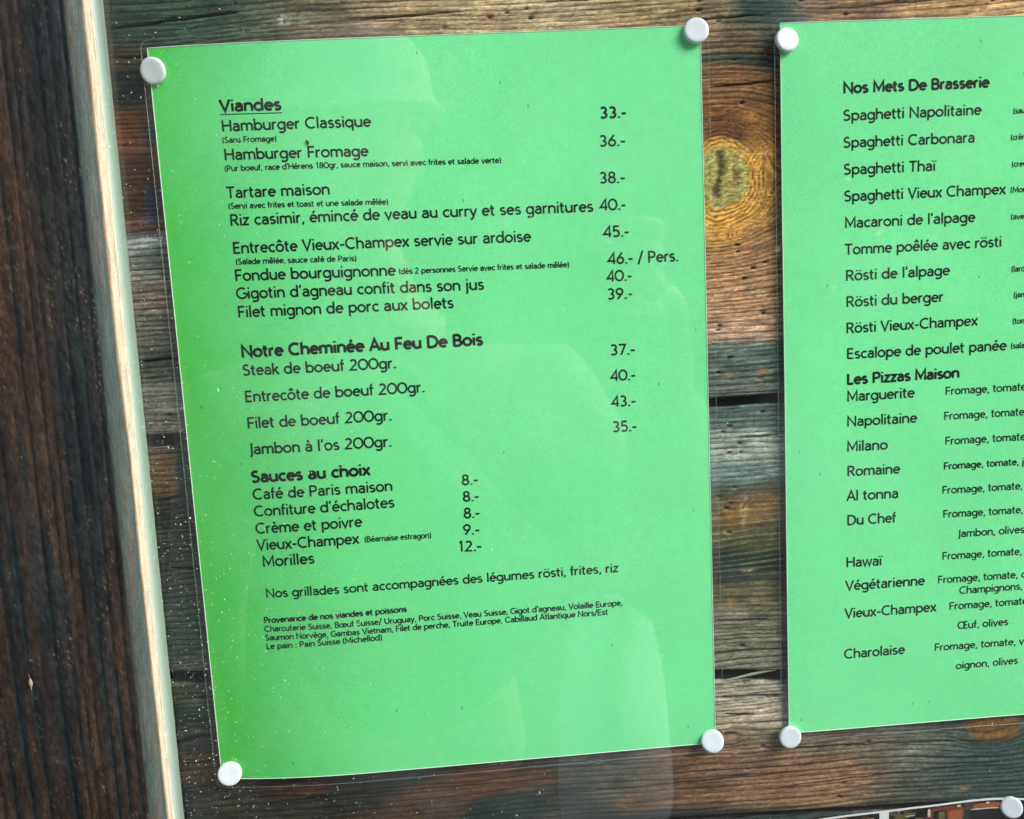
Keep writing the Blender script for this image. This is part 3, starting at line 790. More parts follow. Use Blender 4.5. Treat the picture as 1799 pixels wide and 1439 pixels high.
G['m'] = (1.00, [[(.10, .69), (.10, 0)], arc(.305, .45, .20, .19, 175, 0, 7) + [(.505, 0)], arc(.705, .45, .20, .19, 175, 0, 7) + [(.905, 0)]])
G['n'] = (.66, [[(.10, .69), (.10, 0)], arc(.335, .42, .225, .22, 175, 0, 8) + [(.56, 0)]])
G['o'] = (.68, [bowl(.34, .27)])
G['p'] = (.68, [[(.10, .69), (.10, -.30)], bowl(.355)])
G['q'] = (.68, [[(.58, .69), (.58, -.30)], bowl(.325)])
G['r'] = (.42, [[(.10, .69), (.10, 0)], arc(.33, .40, .225, .24, 175, 78, 5)])
G['s'] = (.52, [arc(.265, .50, .17, .145, 35, 180, 6) + arc(.265, .50, .17, .14, 190, 240, 2) + arc(.255, .20, .185, .16, 60, 0, 3) + arc(.255, .20, .185, .145, -10, -150, 6)])
G['t'] = (.40, [[(.16, .92), (.16, .20)] + arc(.30, .20, .14, .145, 180, 285, 5)[1:], [(.01, .645), (.35, .645)]])
G['u'] = (.66, [[(.10, .69), (.10, .28)] + arc(.325, .28, .225, .22, 180, 355, 8), [(.56, .69), (.56, 0)]])
G['v'] = (.58, [[(.04, .69), (.29, .03), (.54, .69)]])
G['w'] = (.88, [[(.04, .69), (.25, .03), (.44, .66), (.63, .03), (.84, .69)]])
G['x'] = (.56, [[(.04, .69), (.52, 0)], [(.52, .69), (.04, 0)]])
G['y'] = (.58, [[(.04, .69), (.30, .02)], [(.54, .69), (.27, -.08), (.20, -.22), (.06, -.25)]])
G['z'] = (.54, [[(.06, .64), (.46, .64), (.07, .06), (.49, .06)]])
G['œ'] = (1.10, [bowl(.33, .265), [(.56, .37), (1.04, .37)] + arc(.80, .35, .245, .29, 5, 318, 14)])
G['A'] = (.76, [[(.04, 0), (.38, .98), (.72, 0)], [(.16, .34), (.60, .34)]])
G['B'] = (.70, [[(.11, 0), (.11, 1)], [(.11, .945), (.34, .945)] + arc(.36, .735, .20, .21, 90, -90, 6) + [(.11, .525)], [(.36, .525)] + arc(.38, .29, .24, .235, 90, -90, 7) + [(.11, .055)]])
G['C'] = (.84, [arc(.49, .50, .41, .445, 52, 308, 14)])
G['D'] = (.84, [[(.11, 0), (.11, 1)], [(.11, .945), (.32, .945)] + arc(.34, .50, .42, .445, 90, -90, 10) + [(.11, .055)]])
G['E'] = (.64, [[(.11, 0), (.11, 1)], [(.11, .945), (.57, .945)], [(.11, .52), (.54, .52)], [(.11, .055), (.58, .055)]])
G['F'] = (.60, [[(.11, 0), (.11, 1)], [(.11, .945), (.56, .945)], [(.11, .50), (.52, .50)]])
G['G'] = (.88, [arc(.49, .50, .41, .445, 52, 340, 15) + [(.83, .47), (.55, .47)]])
G['H'] = (.82, [[(.11, 0), (.11, 1)], [(.71, 0), (.71, 1)], [(.11, .52), (.71, .52)]])
G['J'] = (.34, [[(.22, 1), (.22, -.02)] + arc(.02, -.02, .20, .16, 0, -75, 4)[1:]])
G['L'] = (.58, [[(.11, 1), (.11, 0)], [(.11, .055), (.54, .055)]])
G['M'] = (.96, [[(.11, 0), (.11, .97), (.48, .22), (.85, .97), (.85, 0)]])
G['N'] = (.84, [[(.11, 0), (.11, .95), (.73, .05), (.73, 1)]])
G['O'] = (.92, [bowl(.46, .40, .5, .445)])
G['P'] = (.68, [[(.11, 0), (.11, 1)], [(.11, .945), (.34, .945)] + arc(.36, .70, .235, .245, 90, -90, 7) + [(.11, .455)]])
G['R'] = (.72, [[(.11, 0), (.11, 1)], [(.11, .945), (.34, .945)] + arc(.36, .715, .225, .23, 90, -90, 7) + [(.11, .485)], [(.34, .485), (.66, 0)]])
G['S'] = (.66, [arc(.335, .72, .215, .225, 40, 180, 6) + arc(.335, .72, .215, .20, 192, 240, 2) + arc(.31, .29, .245, .23, 62, 0, 3) + arc(.31, .29, .245, .235, -12, -148, 6)])
G['T'] = (.68, [[(.34, 0), (.34, .95)], [(.02, .945), (.66, .945)]])
G['U'] = (.80, [[(.11, 1), (.11, .36)] + arc(.40, .36, .29, .31, 180, 360, 9) + [(.69, 1)]])
G['V'] = (.74, [[(.04, 1), (.37, .04), (.70, 1)]])
G['Œ'] = (1.16, [bowl(.44, .38, .5, .445), [(.74, .02), (.74, .98)], [(.74, .945), (1.10, .945)], [(.74, .52), (1.07, .52)], [(.74, .055), (1.11, .055)]])
G['0'] = (.80, [bowl(.40, .345, .5, .445)])
G['1'] = (.56, [[(.16, .80), (.34, .97), (.34, 0)]])
G['2'] = (.68, [arc(.33, .70, .22, .245, 150, -25, 8) + [(.08, .055), (.60, .055)]])
G['3'] = (.66, [arc(.29, .72, .21, .225, 145, -85, 9), arc(.29, .275, .245, .22, 88, -140, 9)])
G['4'] = (.70, [[(.52, 0), (.52, .96), (.06, .27), (.66, .27)]])
G['5'] = (.66, [[(.55, .945), (.18, .945), (.14, .56)] + arc(.31, .33, .25, .275, 120, -140, 9)])
G['6'] = (.68, [[(.50, .98), (.16, .52)], bowl(.34, .25, .315, .26)])
G['7'] = (.64, [[(.04, .945), (.56, .945), (.20, 0)]])
G['8'] = (.66, [bowl(.33, .20, .73, .215), bowl(.33, .245, .285, .23)])
G['9'] = (.68, [[(.18, .02), (.52, .48)], bowl(.34, .25, .685, .26)])
G['.'] = (.26, [[(.13, 0), (.13, .13)]])
G[','] = (.26, [[(.15, .13), (.15, .02), (.08, -.14)]])
G[':'] = (.28, [[(.14, 0), (.14, .13)], [(.14, .53), (.14, .66)]])
G['-'] = (.44, [[(.05, .38), (.39, .38)]])
G['/'] = (.46, [[(.04, -.12), (.42, 1.08)]])
G['('] = (.32, [arc(.46, .42, .36, .68, 130, 230, 7)])
G[')'] = (.32, [arc(-.14, .42, .36, .68, 50, -50, 7)])
G["'"] = (.22, [[(.11, 1.04), (.11, .74)]])
G['’'] = (.24, [[(.14, 1.04), (.14, .92), (.08, .76)]])
G[' '] = (.34, [])
ACC = {'é': ('e', [[(.28, .82), (.44, 1.02)]]), 'è': ('e', [[(.38, .82), (.22, 1.02)]]), 'ê': ('e', [[(.16, .82), (.325, 1.0), (.49, .82)]]),
       'ô': ('o', [[(.18, .82), (.34, 1.0), (.50, .82)]]), 'ö': ('o', [[(.20, .84), (.20, .96)], [(.48, .84), (.48, .96)]]),
       'ï': ('ı', [[(.01, .84), (.01, .96)], [(.23, .84), (.23, .96)]]), 'à': ('a', [[(.36, .82), (.20, 1.02)]])}
for k, (b, st) in ACC.items():
    G[k] = (G[b][0], G[b][1] + st)
TRACK = 0.016


def text_width(t):
    return sum(G[c][0] + TRACK for c in t) - TRACK


def stroke_poly(pts, w, V, F, lay):
    """one pen stroke of width w as a strip of quads with mitred joints"""
    P = [np.array(p, float) for p in pts]
    closed = np.linalg.norm(P[0] - P[-1]) < 1e-6 and len(P) > 3
    if closed: P = P[:-1]
    n = len(P); base = len(V)
    for i in range(n):
        a = P[i - 1] if (i > 0 or closed) else None
        b = P[(i + 1) % n] if (i < n - 1 or closed) else None
        d1 = (P[i] - a) if a is not None else None
        d2 = (b - P[i]) if b is not None else None
        if d1 is not None: d1 = d1 / (np.linalg.norm(d1) + 1e-9)
        if d2 is not None: d2 = d2 / (np.linalg.norm(d2) + 1e-9)
        if d1 is None: nn = np.array([-d2[1], d2[0]]); k = 1
        elif d2 is None: nn = np.array([-d1[1], d1[0]]); k = 1
        else:
            t = d1 + d2; t = t / (np.linalg.norm(t) + 1e-9); nn = np.array([-t[1], t[0]])
            k = min(1.0 / max(abs(float(np.dot(nn, np.array([-d1[1], d1[0]])))), 0.42), 2.2)
        V.append((P[i] + nn * w / 2 * k, lay)); V.append((P[i] - nn * w / 2 * k, lay))
    m = n if closed else n - 1
    for i in range(m):
        j = (i + 1) % n
        F.append((base + 2 * i, base + 2 * j, base + 2 * j + 1, base + 2 * i + 1))


def lettering(line, surf, off):
    """one printed line lying on the paper; surf(x, z) gives the depth of the sheet in mm"""
    t, x0, z0, x1, z1, cap, sty = line
    w = {'n': .163, 'b': .222, 'u': .205, 'm': .19}[sty]
    if cap < 3: w = min(w + .024, .228)
    V, F = [], []
    pen = 0.0
    L = math.hypot(x1 - x0, z1 - z0); sx = L / text_width(t)
    for ch in t:
        adv, strokes = G[ch]
        for k, st in enumerate(strokes):
            wx = w * (1.0 if (ch not in ".:" ) else 1.25)
            s2 = [((pen + p[0]) * sx, p[1] * cap * 1.035) for p in st]
            stroke_poly(s2, wx * (cap * 0.6 + sx * 0.4), V, F, k)
        pen += adv + TRACK
    if sty == 'u':
        stroke_poly([(L * i / 16, -.24 * cap) for i in range(17)], .075 * cap, V, F, 0)
    ex = np.array([(x1 - x0) / L, (z1 - z0) / L]); ez = np.array([0.0, 1.0])
    out = []
    for (p, lay) in V:
        q = np.array([x0, z0]) + ex * p[0] + ez * p[1]
        out.append((q[0] * MM, (surf(q[0], q[1]) - off - 0.006 * lay) * MM, q[1] * MM))
    return out, F


# ------------------------------------------------------------------ laminated menu sheets
def surf_meat(x, z):
    k = np.maximum(0., (62. - x) / 62.)
    return 5.6 * k * k * (0.65 + 0.35 * (-z / 297.)) + 0.55 * (fbm(x / 60., z / 75., 601, 2) - 0.5)


def surf_brasserie(x, z):
    k = np.maximum(0., (262. - x) / 22.)
    return 0.5 * k * k + 0.55 * (fbm(x / 60., z / 75., 602, 2) - 0.5)


def round_corner_sheet(corners, r, n=7):
    """outline of a four-cornered sheet with rounded corners, clockwise from top left"""
    P = [np.array(c, float) for c in corners]; out = []
    for i in range(4):
        a, b, c = P[i - 1], P[i], P[(i + 1) % 4]
        d1 = (a - b) / np.linalg.norm(a - b); d2 = (c - b) / np.linalg.norm(c - b)
        ctr = b + r * (d1 + d2)
        for k in range(n + 1):
            t = math.pi / 2 * k / n
            out.append(ctr - r * d2 * math.cos(t) - r * d1 * math.sin(t))
    return out


def quad_sheet(name, c, surf, off, nx, nz, mat, extra=None):
    s = np.linspace(0, 1, nx)[:, None]; t = np.linspace(0, 1, nz)[None, :]
    tl, tr, br, bl = [np.array(p, float) for p in c]
    XY = ((1 - s) * (1 - t))[..., None] * tl + (s * (1 - t))[..., None] * tr + (s * t)[..., None] * br + ((1 - s) * t)[..., None] * bl
    Y = surf(XY[..., 0], XY[..., 1]) + off
    if extra is not None: Y = Y + extra(XY[..., 0], XY[..., 1])
    V = np.stack([XY[..., 0], Y, XY[..., 1]], -1)
    return grid_mesh(name, V * MM, nx, nz, mat, flip=True)


def rim_tube(name, pts, surf, off, r, mat, closed=True):
    V, F = [], []; n = len(pts)
    for i, p in enumerate(pts):
        a = np.array(pts[i - 1] if (i or closed) else pts[i]); b = np.array(pts[(i + 1) % n] if (i < n - 1 or closed) else pts[i])
        t = (b - a) / np.linalg.norm(b - a); nn = np.array([-t[1], t[0]])
        y = surf(p[0], p[1]) + off
        for (u, v) in ((1, 0), (0, -1), (-1, 0), (0, 1)):
            V.append(((p[0] + nn[0] * r * u) * MM, (y + r * v) * MM, (p[1] + nn[1] * r * u) * MM))
    for i in range(n if closed else n - 1):
        j = (i + 1) % n
        for k in range(4):
            F.append((4 * i + k, 4 * i + (k + 1) % 4, 4 * j + (k + 1) % 4, 4 * j + k))
    return mesh_from(name, V, F, mat)


def dense(pts, step=4.0):
    out = []
    for i in range(len(pts)):
        a = np.array(pts[i]); b = np.array(pts[(i + 1) % len(pts)]); n = max(1, int(np.linalg.norm(b - a) / step))
        for k in range(n): out.append(a + (b - a) * k / n)
    return out


def menu_sheet(label, corners, film, surf, lines, ripple):
    r0 = root('menu_sheet', (0, 0, 0), label, 'menu', 'laminated green menu sheets')
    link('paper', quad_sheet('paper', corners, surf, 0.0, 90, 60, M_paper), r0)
    tl, tr, br, bl = [np.array(c, float) for c in corners]
    link('cut_edge', rim_tube('cut_edge', dense([tl, tr, br, bl], 5), surf, -0.02, 0.20, M_edge), r0)
    # the pouch: front film beyond the paper on all sides, rounded corners, pressed seam
    out = dense(round_corner_sheet(film, 3.4), 4.0)
    a, b, c, d = [np.array(p, float) for p in film]
    W_ = np.linalg.norm(b - a); H_ = np.linalg.norm(d - a); r = 3.4
    pu = np.concatenate([np.linspace(0, r, 7), np.linspace(r, W_ - r, 80)[1:-1], np.linspace(W_ - r, W_, 7)])
    pv = np.concatenate([np.linspace(0, r, 7), np.linspace(r, H_ - r, 110)[1:-1], np.linspace(H_ - r, H_, 7)])
    U_, V_ = np.meshgrid(pu, pv, indexing='ij')
    du = np.where(U_ < r, r - U_, np.where(U_ > W_ - r, U_ - (W_ - r), 0)) / r     # 0..1 into the corner square
    dv = np.where(V_ < r, r - V_, np.where(V_ > H_ - r, V_ - (H_ - r), 0)) / r
    L_ = np.sqrt(du ** 2 + dv ** 2) + 1e-9; k_ = np.where((du > 0) & (dv > 0), np.maximum(du, dv) / L_, 1.0)
    U_ = np.where(U_ < r, r - du * k_ * r, np.where(U_ > W_ - r, W_ - r + du * k_ * r, U_)) / W_
    V_ = np.where(V_ < r, r - dv * k_ * r, np.where(V_ > H_ - r, H_ - r + dv * k_ * r, V_)) / H_
    XY = ((1 - U_) * (1 - V_))[..., None] * a + (U_ * (1 - V_))[..., None] * b + (U_ * V_)[..., None] * c + ((1 - U_) * V_)[..., None] * d
    Yf = surf(XY[..., 0], XY[..., 1]) - 0.40 + ripple(XY[..., 0], XY[..., 1])
    for pn in PINS:      # the pouch puckers round the pins
        dq = np.hypot(XY[..., 0] - pn[0], XY[..., 1] - pn[1]); Yf = Yf + 0.35 * np.exp(-(dq / 5.5) ** 2) - 0.22 * np.exp(-((dq - 10) / 3.5) ** 2)
    link('plastic_film', grid_mesh('plastic_film', np.stack([XY[..., 0], Yf, XY[..., 1]], -1) * MM, len(pu), len(pv), M_film, flip=True), r0)
    link('film_edge', rim_tube('film_edge', out, surf, -0.40, 0.10, M_filmedge), r0)
    for ln in lines:
        v, f = lettering(ln, surf, 0.07)
        nm = 'heading' if ln[6] in 'bu' else ('price' if ln[0][0].isdigit() else 'text_line')
        o = link(nm, mesh_from(nm, v, f, M_ink), r0)
        o['label'] = 'black printed ' + nm.replace('text_line', 'line') + ' reading ' + ln[0].replace('(', '').replace(')', '').strip()
    return r0


rip = lambda x, z: 0.10 * vnoise(x / 26., z / 40., 401)
menu_sheet('left green menu headed Viandes, with prices, in clear plastic pouch',
           [(-1.15, 0.92), (211.8, 0.0), (211.8, -297.0), (-1.82, -300.24)],
           [(-3.6, 4.0), (214.9, 2.2), (215.3, -300.4), (-4.6, -304.0)], surf_meat, LINES_MEAT, rip)
menu_sheet('right green menu headed Nos Mets De Brasserie, cut off by the picture edge',
           [(243.31, -0.29), (454.0, -2.6), (456.5, -293.0), (244.23, -295.16)],
           [(241.0, 1.4), (457.0, 0.5), (459.5, -297.4), (240.9, -298.4)], surf_brasserie, LINES_BRASSERIE, rip)

# ------------------------------------------------------------------ push pins
def lathe(profile, n, mat, name):
    V, F = [], []
    for (r, y) in profile:
        for k in range(n):
            a = 2 * math.pi * k / n
            V.append((r * math.cos(a) * MM, y * MM, r * math.sin(a) * MM))
    for i in range(len(profile) - 1):
        for k in range(n):
            F.append((i * n + k, i * n + (k + 1) % n, (i + 1) * n + (k + 1) % n, (i + 1) * n + k))
    F.append(tuple(range(n))[::-1]); F.append(tuple((len(profile) - 1) * n + k for k in range(n)))
    me = mesh_from(name, V, F, mat, smooth=True)
    return me


HEAD = [(3.9, -0.4), (4.5, -0.55), (4.85, -1.0), (4.93, -1.7), (4.82, -2.15), (4.55, -2.45), (4.1, -2.58), (3.0, -2.55), (1.5, -2.5), (0.2, -2.48)]
PINP = [(0.45, -0.6), (0.42, 4.0), (0.05, 8.0)]
pin0 = None
for (x, z, y, s, rx, rz, lab) in PINS:
    if pin0 is None:
        r0 = pin0 = root('push_pin', (0, 0, 0), lab, 'push pin', 'white push pins holding the sheets')
        link('head', lathe(HEAD, 40, M_tack, 'head'), r0)
        link('pin', lathe(PINP, 10, M_steel, 'pin'), r0)
    else:
        r0 = pin0.copy(); col.objects.link(r0)
        for ch in list(pin0.children):
            c = ch.copy(); col.objects.link(c); c.parent = r0
    r0['label'] = lab
    r0.location = (x * MM, y * MM, z * MM); r0.scale = (s, 1, s)
    r0.rotation_euler = (math.radians(rx), 0, math.radians(rz))

# ------------------------------------------------------------------ photo card in the lower right corner
def card_top(x):
    return float(np.interp(x, [250, 257.1, 273.3, 299, 324.8, 336, 345, 356, 380, 420], [-338.2, -337.0, -335.6, -333.8, -333.0, -333.1, -333.9, -335.2, -338.5, -343.0]))


def card_y(x, z):
    return 1.2 - 1.6 * math.exp(-((x - 300) / 30) ** 2)


card = root('photo_card', (0, 0, 0), 'glossy card of dark kitchen photos with white border, lower right corner', 'card')


def card_patch(name, x0, x1, d0, d1, off, mat, n=24, parent=card, skew=0.0):
    V, F = [], []
    for i in range(n + 1):
        x = x0 + (x1 - x0) * i / n
        for d in (d0, d1):
            z = card_top(x) - d
            V.append(((x + skew * d) * MM, (card_y(x, z) - off) * MM, z * MM))
    for i in range(n):
        F.append((2 * i, 2 * i + 1, 2 * i + 3, 2 * i + 2))
    return link(name, mesh_from(name, V, F, mat), parent)


M_card = plain('glossy_white_card', (0.80, 0.84, 0.84, 1), 0.18, 0.5)
M_print, nt, p = new_mat('dark_photo_print')
tc = nd(nt, 'ShaderNodeTexCoord')
vo = nd(nt, 'ShaderNodeTexVoronoi'); vo.inputs['Scale'].default_value = 210; vo.feature = 'F1'; vo.distance = 'CHEBYCHEV'
nt.links.new(tc.outputs['Object'], vo.inputs['Vector'])
n1 = nd(nt, 'ShaderNodeTexNoise'); n1.inputs['Scale'].default_value = 330; n1.inputs['Detail'].default_value = 4
nt.links.new(tc.outputs['Object'], n1.inputs['Vector'])
sp = nd(nt, 'ShaderNodeSeparateColor'); nt.links.new(vo.outputs['Color'], sp.inputs[0])
k = mth(nt, 'ADD', mth(nt, 'MULTIPLY', sp.outputs[0], 0.55), mth(nt, 'MULTIPLY', n1.outputs['Fac'], 0.6))
cr = nd(nt, 'ShaderNodeValToRGB'); nt.links.new(k, cr.inputs[0])
el = cr.color_ramp.elements
el[0].position = 0.25; el[0].color = lin4((14, 18, 16)); el[1].position = 0.95; el[1].color = lin4((150, 160, 130))
for pos, cc in ((0.5, (34, 36, 26)), (0.64, (66, 56, 34)), (0.74, (90, 48, 30)), (0.82, (74, 92, 78))):
    e = el.new(pos); e.color = lin4(cc)
nt.links.new(cr.outputs[0], p.inputs['Base Color']); p.inputs['Roughness'].default_value = 0.2
card_patch('card_stock', 254, 400, 0.0, 62, 0.0, M_card, 60)
card_patch('photo_print', 257, 284.4, 0.9, 40, 0.05, M_print, 16).data.name = 'photo_print'
card_patch('photo_print', 288.6, 392, 0.9, 40, 0.05, M_print, 40)
M_dish = plain('printed_orange_dish', lin4((150, 84, 48)), 0.25, 0.5, noise=(500, 0.8))
M_glint = plain('printed_highlight', lin4((205, 200, 180)), 0.25, 0.5)
M_ol = plain('printed_olive', lin4((96, 92, 50)), 0.25, 0.5, noise=(700, 0.9))
M_blk = plain('printed_black', lin4((12, 14, 12)), 0.25, 0.5)
M_rust = plain('printed_rust', lin4((110, 58, 32)), 0.25, 0.5, noise=(700, 0.9))


def printed(name, x0, x1, d0, d1, mat, lay, rnd=True):
    """a small flat printed shape on the card, ellipse-ended"""
    V, F = [], []; n = 20
    cx, cd, rx, rd = (x0 + x1) / 2, (d0 + d1) / 2, (x1 - x0) / 2, (d1 - d0) / 2
    for i in range(n):
        a = 2 * math.pi * i / n; e = 0.55 if rnd else 0.25
        ca, sa = math.cos(a), math.sin(a)
        x = cx + rx * math.copysign(abs(ca) ** e, ca); d = cd + rd * math.copysign(abs(sa) ** e, sa)
        z = card_top(x) - d
        V.append((x * MM, (card_y(x, z) - 0.05 - 0.03 * lay) * MM, z * MM))
    link(name, mesh_from(name, V, [tuple(range(n))], mat), card)


printed('printed_dish', 327, 341, 2.0, 4.4, M_dish, 3)
printed('printed_rim', 326, 341, 4.3, 4.9, M_glint, 2)
printed('printed_glass', 306.5, 323, 1.6, 9.5, M_rust, 1)
printed('printed_jar', 308.5, 314.5, 3.2, 9.0, M_blk, 2, False)
printed('printed_jar', 315.5, 322.0, 4.0, 9.0, M_dish, 2, False)
printed('printed_jar', 311.0, 314.0, 3.8, 8.6, M_ol, 3, False)
printed('printed_bowl', 291.0, 303.5, 2.6, 8.0, M_ol, 1)
printed('printed_bowl', 300.5, 305.0, 2.0, 5.4, M_blk, 2)
printed('printed_shadow', 325.5, 352, 5.2, 12, M_blk, 1, False)
for (a, b, c, d) in ((306, 307.2, 1.8, 5.6), (307.5, 313, 7.6, 8.2), (319.6, 321.2, 1.6, 2.5), (333, 334.6, 1.6, 2.4), (296, 300, 3.8, 4.2), (340.5, 341.2, 3.5, 6), (266, 270, 1.6, 2.3), (279, 282, 3, 3.5)):
    printed('printed_glint', a, b, c, d, M_glint, 4)

# ------------------------------------------------------------------ specks, threads, flakes
def dust():
    V, F = [], []
    R_ = random.Random(5)

    def fleck(x, z, r, el_, y):
        a = R_.uniform(0, math.pi); n = R_.choice((4, 5, 6)); b = len(V)
        for layer in (0, 1):
            for i in range(n):
                t = 2 * math.pi * i / n; rr = r * R_.uniform(.6, 1.2) if layer == 0 else None
                if layer == 0:
                    px, pz = rr * el_ * math.cos(t), rr * math.sin(t) / el_
                    V.append(((x + px * math.cos(a) - pz * math.sin(a)) * MM, y * MM, (z + px * math.sin(a) + pz * math.cos(a)) * MM))
                else:
                    q = V[b + i]; V.append((x * MM + (q[0] - x * MM) * .6, (y - 0.06) * MM, z * MM + (q[2] - z * MM) * .6))
        for i in range(n):
            j = (i + 1) % n; F.append((b + i, b + j, b + n + j, b + n + i))
        F.append(tuple(b + n + i for i in range(n)))
    for k in range(19000):
        x = R_.uniform(-14, 345); z = R_.uniform(22, -335)
        # thick in the lower left corner and along the post, thin elsewhere
        left = math.exp(-max(0, x + 6) / 26); low = 1 / (1 + math.exp((z + 175) / 38))
        pr = 0.9 * left * (0.30 + 0.70 * low) + 0.40 * math.exp(-max(0, x) / 70) * low + 0.025 + 0.16 * math.exp(-((z + 305) / 22) ** 2) * math.exp(-max(0, x) / 130)
        if R_.random() > pr: continue
        r = 0.08 + 0.20 * R_.random() ** 3 + (0.16 if R_.random() < .04 else 0)
        fleck(x, z, r, R_.uniform(1.0, 2.3), -12.02)
    return mesh_from('glass_dust', V, F, M_dust)


tag(link('glass_dust', dust()), 'white dust specks on the glass, thickest in the lower left', 'dust', kind='stuff')

# little seed husk caught on the dark post
sh = root('seed_husk', (-0.0595, -0.0286, -0.2370), 'tiny pale seed husk stuck on the dark post near the left edge', 'husk')
V, F = [], []
n = 8
for i, (t, r) in enumerate(((-1, .05), (-.6, .55), (-.1, .85), (.35, .6), (.75, .2), (1.25, .06))):
    for k in range(n):
        a = 2 * math.pi * k / n
        V.append((r * math.cos(a) * 1.0 * MM, r * 0.45 * math.sin(a) * MM, -t * 2.3 * MM))
for i in range(5):
    for k in range(n):
        F.append((i * n + k, i * n + (k + 1) % n, (i + 1) * n + (k + 1) % n, (i + 1) * n + k))
link('shell', mesh_from('shell', V, F, plain('dry_husk', lin4((168, 148, 112)), 0.7, 0.3, noise=(900, .6)), smooth=True), sh)
V, F = [], []
for (x, z, w) in ((0, 2.1, .10), (-.3, 3.2, .08), (-.5, 4.2, .03)):
    V += [((x - w) * MM, 0, z * MM), ((x + w) * MM, 0, z * MM), (x * MM, -w * MM, z * MM)]
for i in range(2):
    for k in range(3):
        F.append((3 * i + k, 3 * i + (k + 1) % 3, 3 * i + 3 + (k + 1) % 3, 3 * i + 3 + k))
link('stalk', mesh_from('stalk', V, F, plain('dry_stalk', lin4((140, 118, 84)), 0.8, 0.2)), sh)

# small dark speck of dirt above the second hamburger line
V, F = [], []
n = 9
for layer, (s, y) in enumerate(((1.0, 0.0), (.75, -.22), (.2, -.33))):
    for k in range(n):
        a = 2 * math.pi * k / n; r = .62 * s * (1 + .25 * math.sin(3 * a + 1)); px, pz = r * .75 * math.cos(a), r * 1.5 * math.sin(a)
        if math.sin(a) > .8: pz *= 1.5
        V.append(((px * .93 - pz * .3) * MM, y * MM, (px * .3 + pz * .93) * MM))
for l in range(2):
    for k in range(n):
        F.append((l * n + k, l * n + (k + 1) % n, (l + 1) * n + (k + 1) % n, (l + 1) * n + k))
F.append(tuple(2 * n + k for k in range(n)))
o = link('dirt_speck', mesh_from('dirt_speck', V, F, plain('dark_dirt', lin4((36, 52, 30)), 0.8, 0.2)), None, SPECK)
tag(o, 'small dark green speck of dirt above the word Fromage', 'dirt speck')

# ------------------------------------------------------------------ what the pane mirrors: the person taking the picture, an added pale bag, added dark conifers
def skin_mesh(chains, edges_r):
    """chains: list of (points, radii); the first point of a later chain may be an index pair to join on. returns an evaluated mesh"""
    V, E, R_ = [], [], []
    for (pts, rad, join) in chains:
        prev = join
        for p_, r_ in zip(pts, rad):
            V.append(p_); R_.append(r_)
            if prev is not None: E.append((prev, len(V) - 1))
            prev = len(V) - 1
    me = bpy.data.meshes.new('skin_tmp'); me.from_pydata(V, E, [])
    o = bpy.data.objects.new('skin_tmp', me); col.objects.link(o)
    o.modifiers.new('s', 'SKIN')
    sv = me.skin_vertices[0].data
    for i, r_ in enumerate(R_):
        sv[i].radius = r_ if isinstance(r_, tuple) else (r_, r_)
    sv[0].use_root = True
    sb = o.modifiers.new('b', 'SUBSURF'); sb.levels = 2; sb.render_levels = 2
    dg = bpy.context.evaluated_depsgraph_get()
    out = bpy.data.meshes.new_from_object(o.evaluated_get(dg))
    bpy.data.objects.remove(o)
    return out


def head_geometry():
    nu, nv = 48, 40
    V, F = [], []
    for j in range(nv + 1):
        ph = math.pi * j / nv
        for i in range(nu):
            th = 2 * math.pi * i / nu
            x, y, z = math.sin(ph) * math.sin(th), math.sin(ph) * math.cos(th), math.cos(ph)     # +y is the face
            X_, Y_, Z_ = 0.076 * x, 0.094 * y, 0.115 * z
            if z < 0: X_ *= 1 - 0.30 * z * z; Y_ *= 1 - 0.10 * z * z
            if y > 0:
                g = lambda cx, cz, s, q=1.0: math.exp(-(((x - cx) / s) ** 2 + ((z - cz) / (s * q)) ** 2))
                Y_ += 0.022 * g(0, -0.18, .13, 1.5) + 0.010 * g(0, -0.30, .17, .6)                  # nose
                Y_ -= 0.012 * (g(-.38, .02, .20, .7) + g(.38, .02, .20, .7))                       # eye sockets
                Y_ += 0.006 * (g(-.38, .01, .09) + g(.38, .01, .09)) + 0.005 * g(0, .24, .5, .25)     # eyeballs, brow
                Y_ += 0.007 * g(0, -.52, .26, .28) - 0.004 * g(0, -.53, .22, .06) + 0.009 * g(0, -.86, .25, .5)  # lips, chin
                Y_ += 0.004 * (g(-.5, -.25, .2) + g(.5, -.25, .2))
            V.append((X_, Y_, Z_))
    for j in range(nv):
        for i in range(nu):
            F.append((j * nu + i, (j + 1) * nu + i, (j + 1) * nu + (i + 1) % nu, j * nu + (i + 1) % nu))
    for s in (-1, 1):                                                                             # ears
        b = len(V)
        for j in range(9):
            for i in range(12):
                ph = math.pi * j / 8; th = 2 * math.pi * i / 12
                V.append((s * (0.077 + 0.008 * math.sin(ph) * math.cos(th)), -0.005 + 0.017 * math.sin(ph) * math.sin(th), -0.008 + 0.031 * math.cos(ph)))
        for j in range(8):
            for i in range(12):
                F.append((b + j * 12 + i, b + (j + 1) * 12 + i, b + (j + 1) * 12 + (i + 1) % 12, b + j * 12 + (i + 1) % 12))
    return V, F


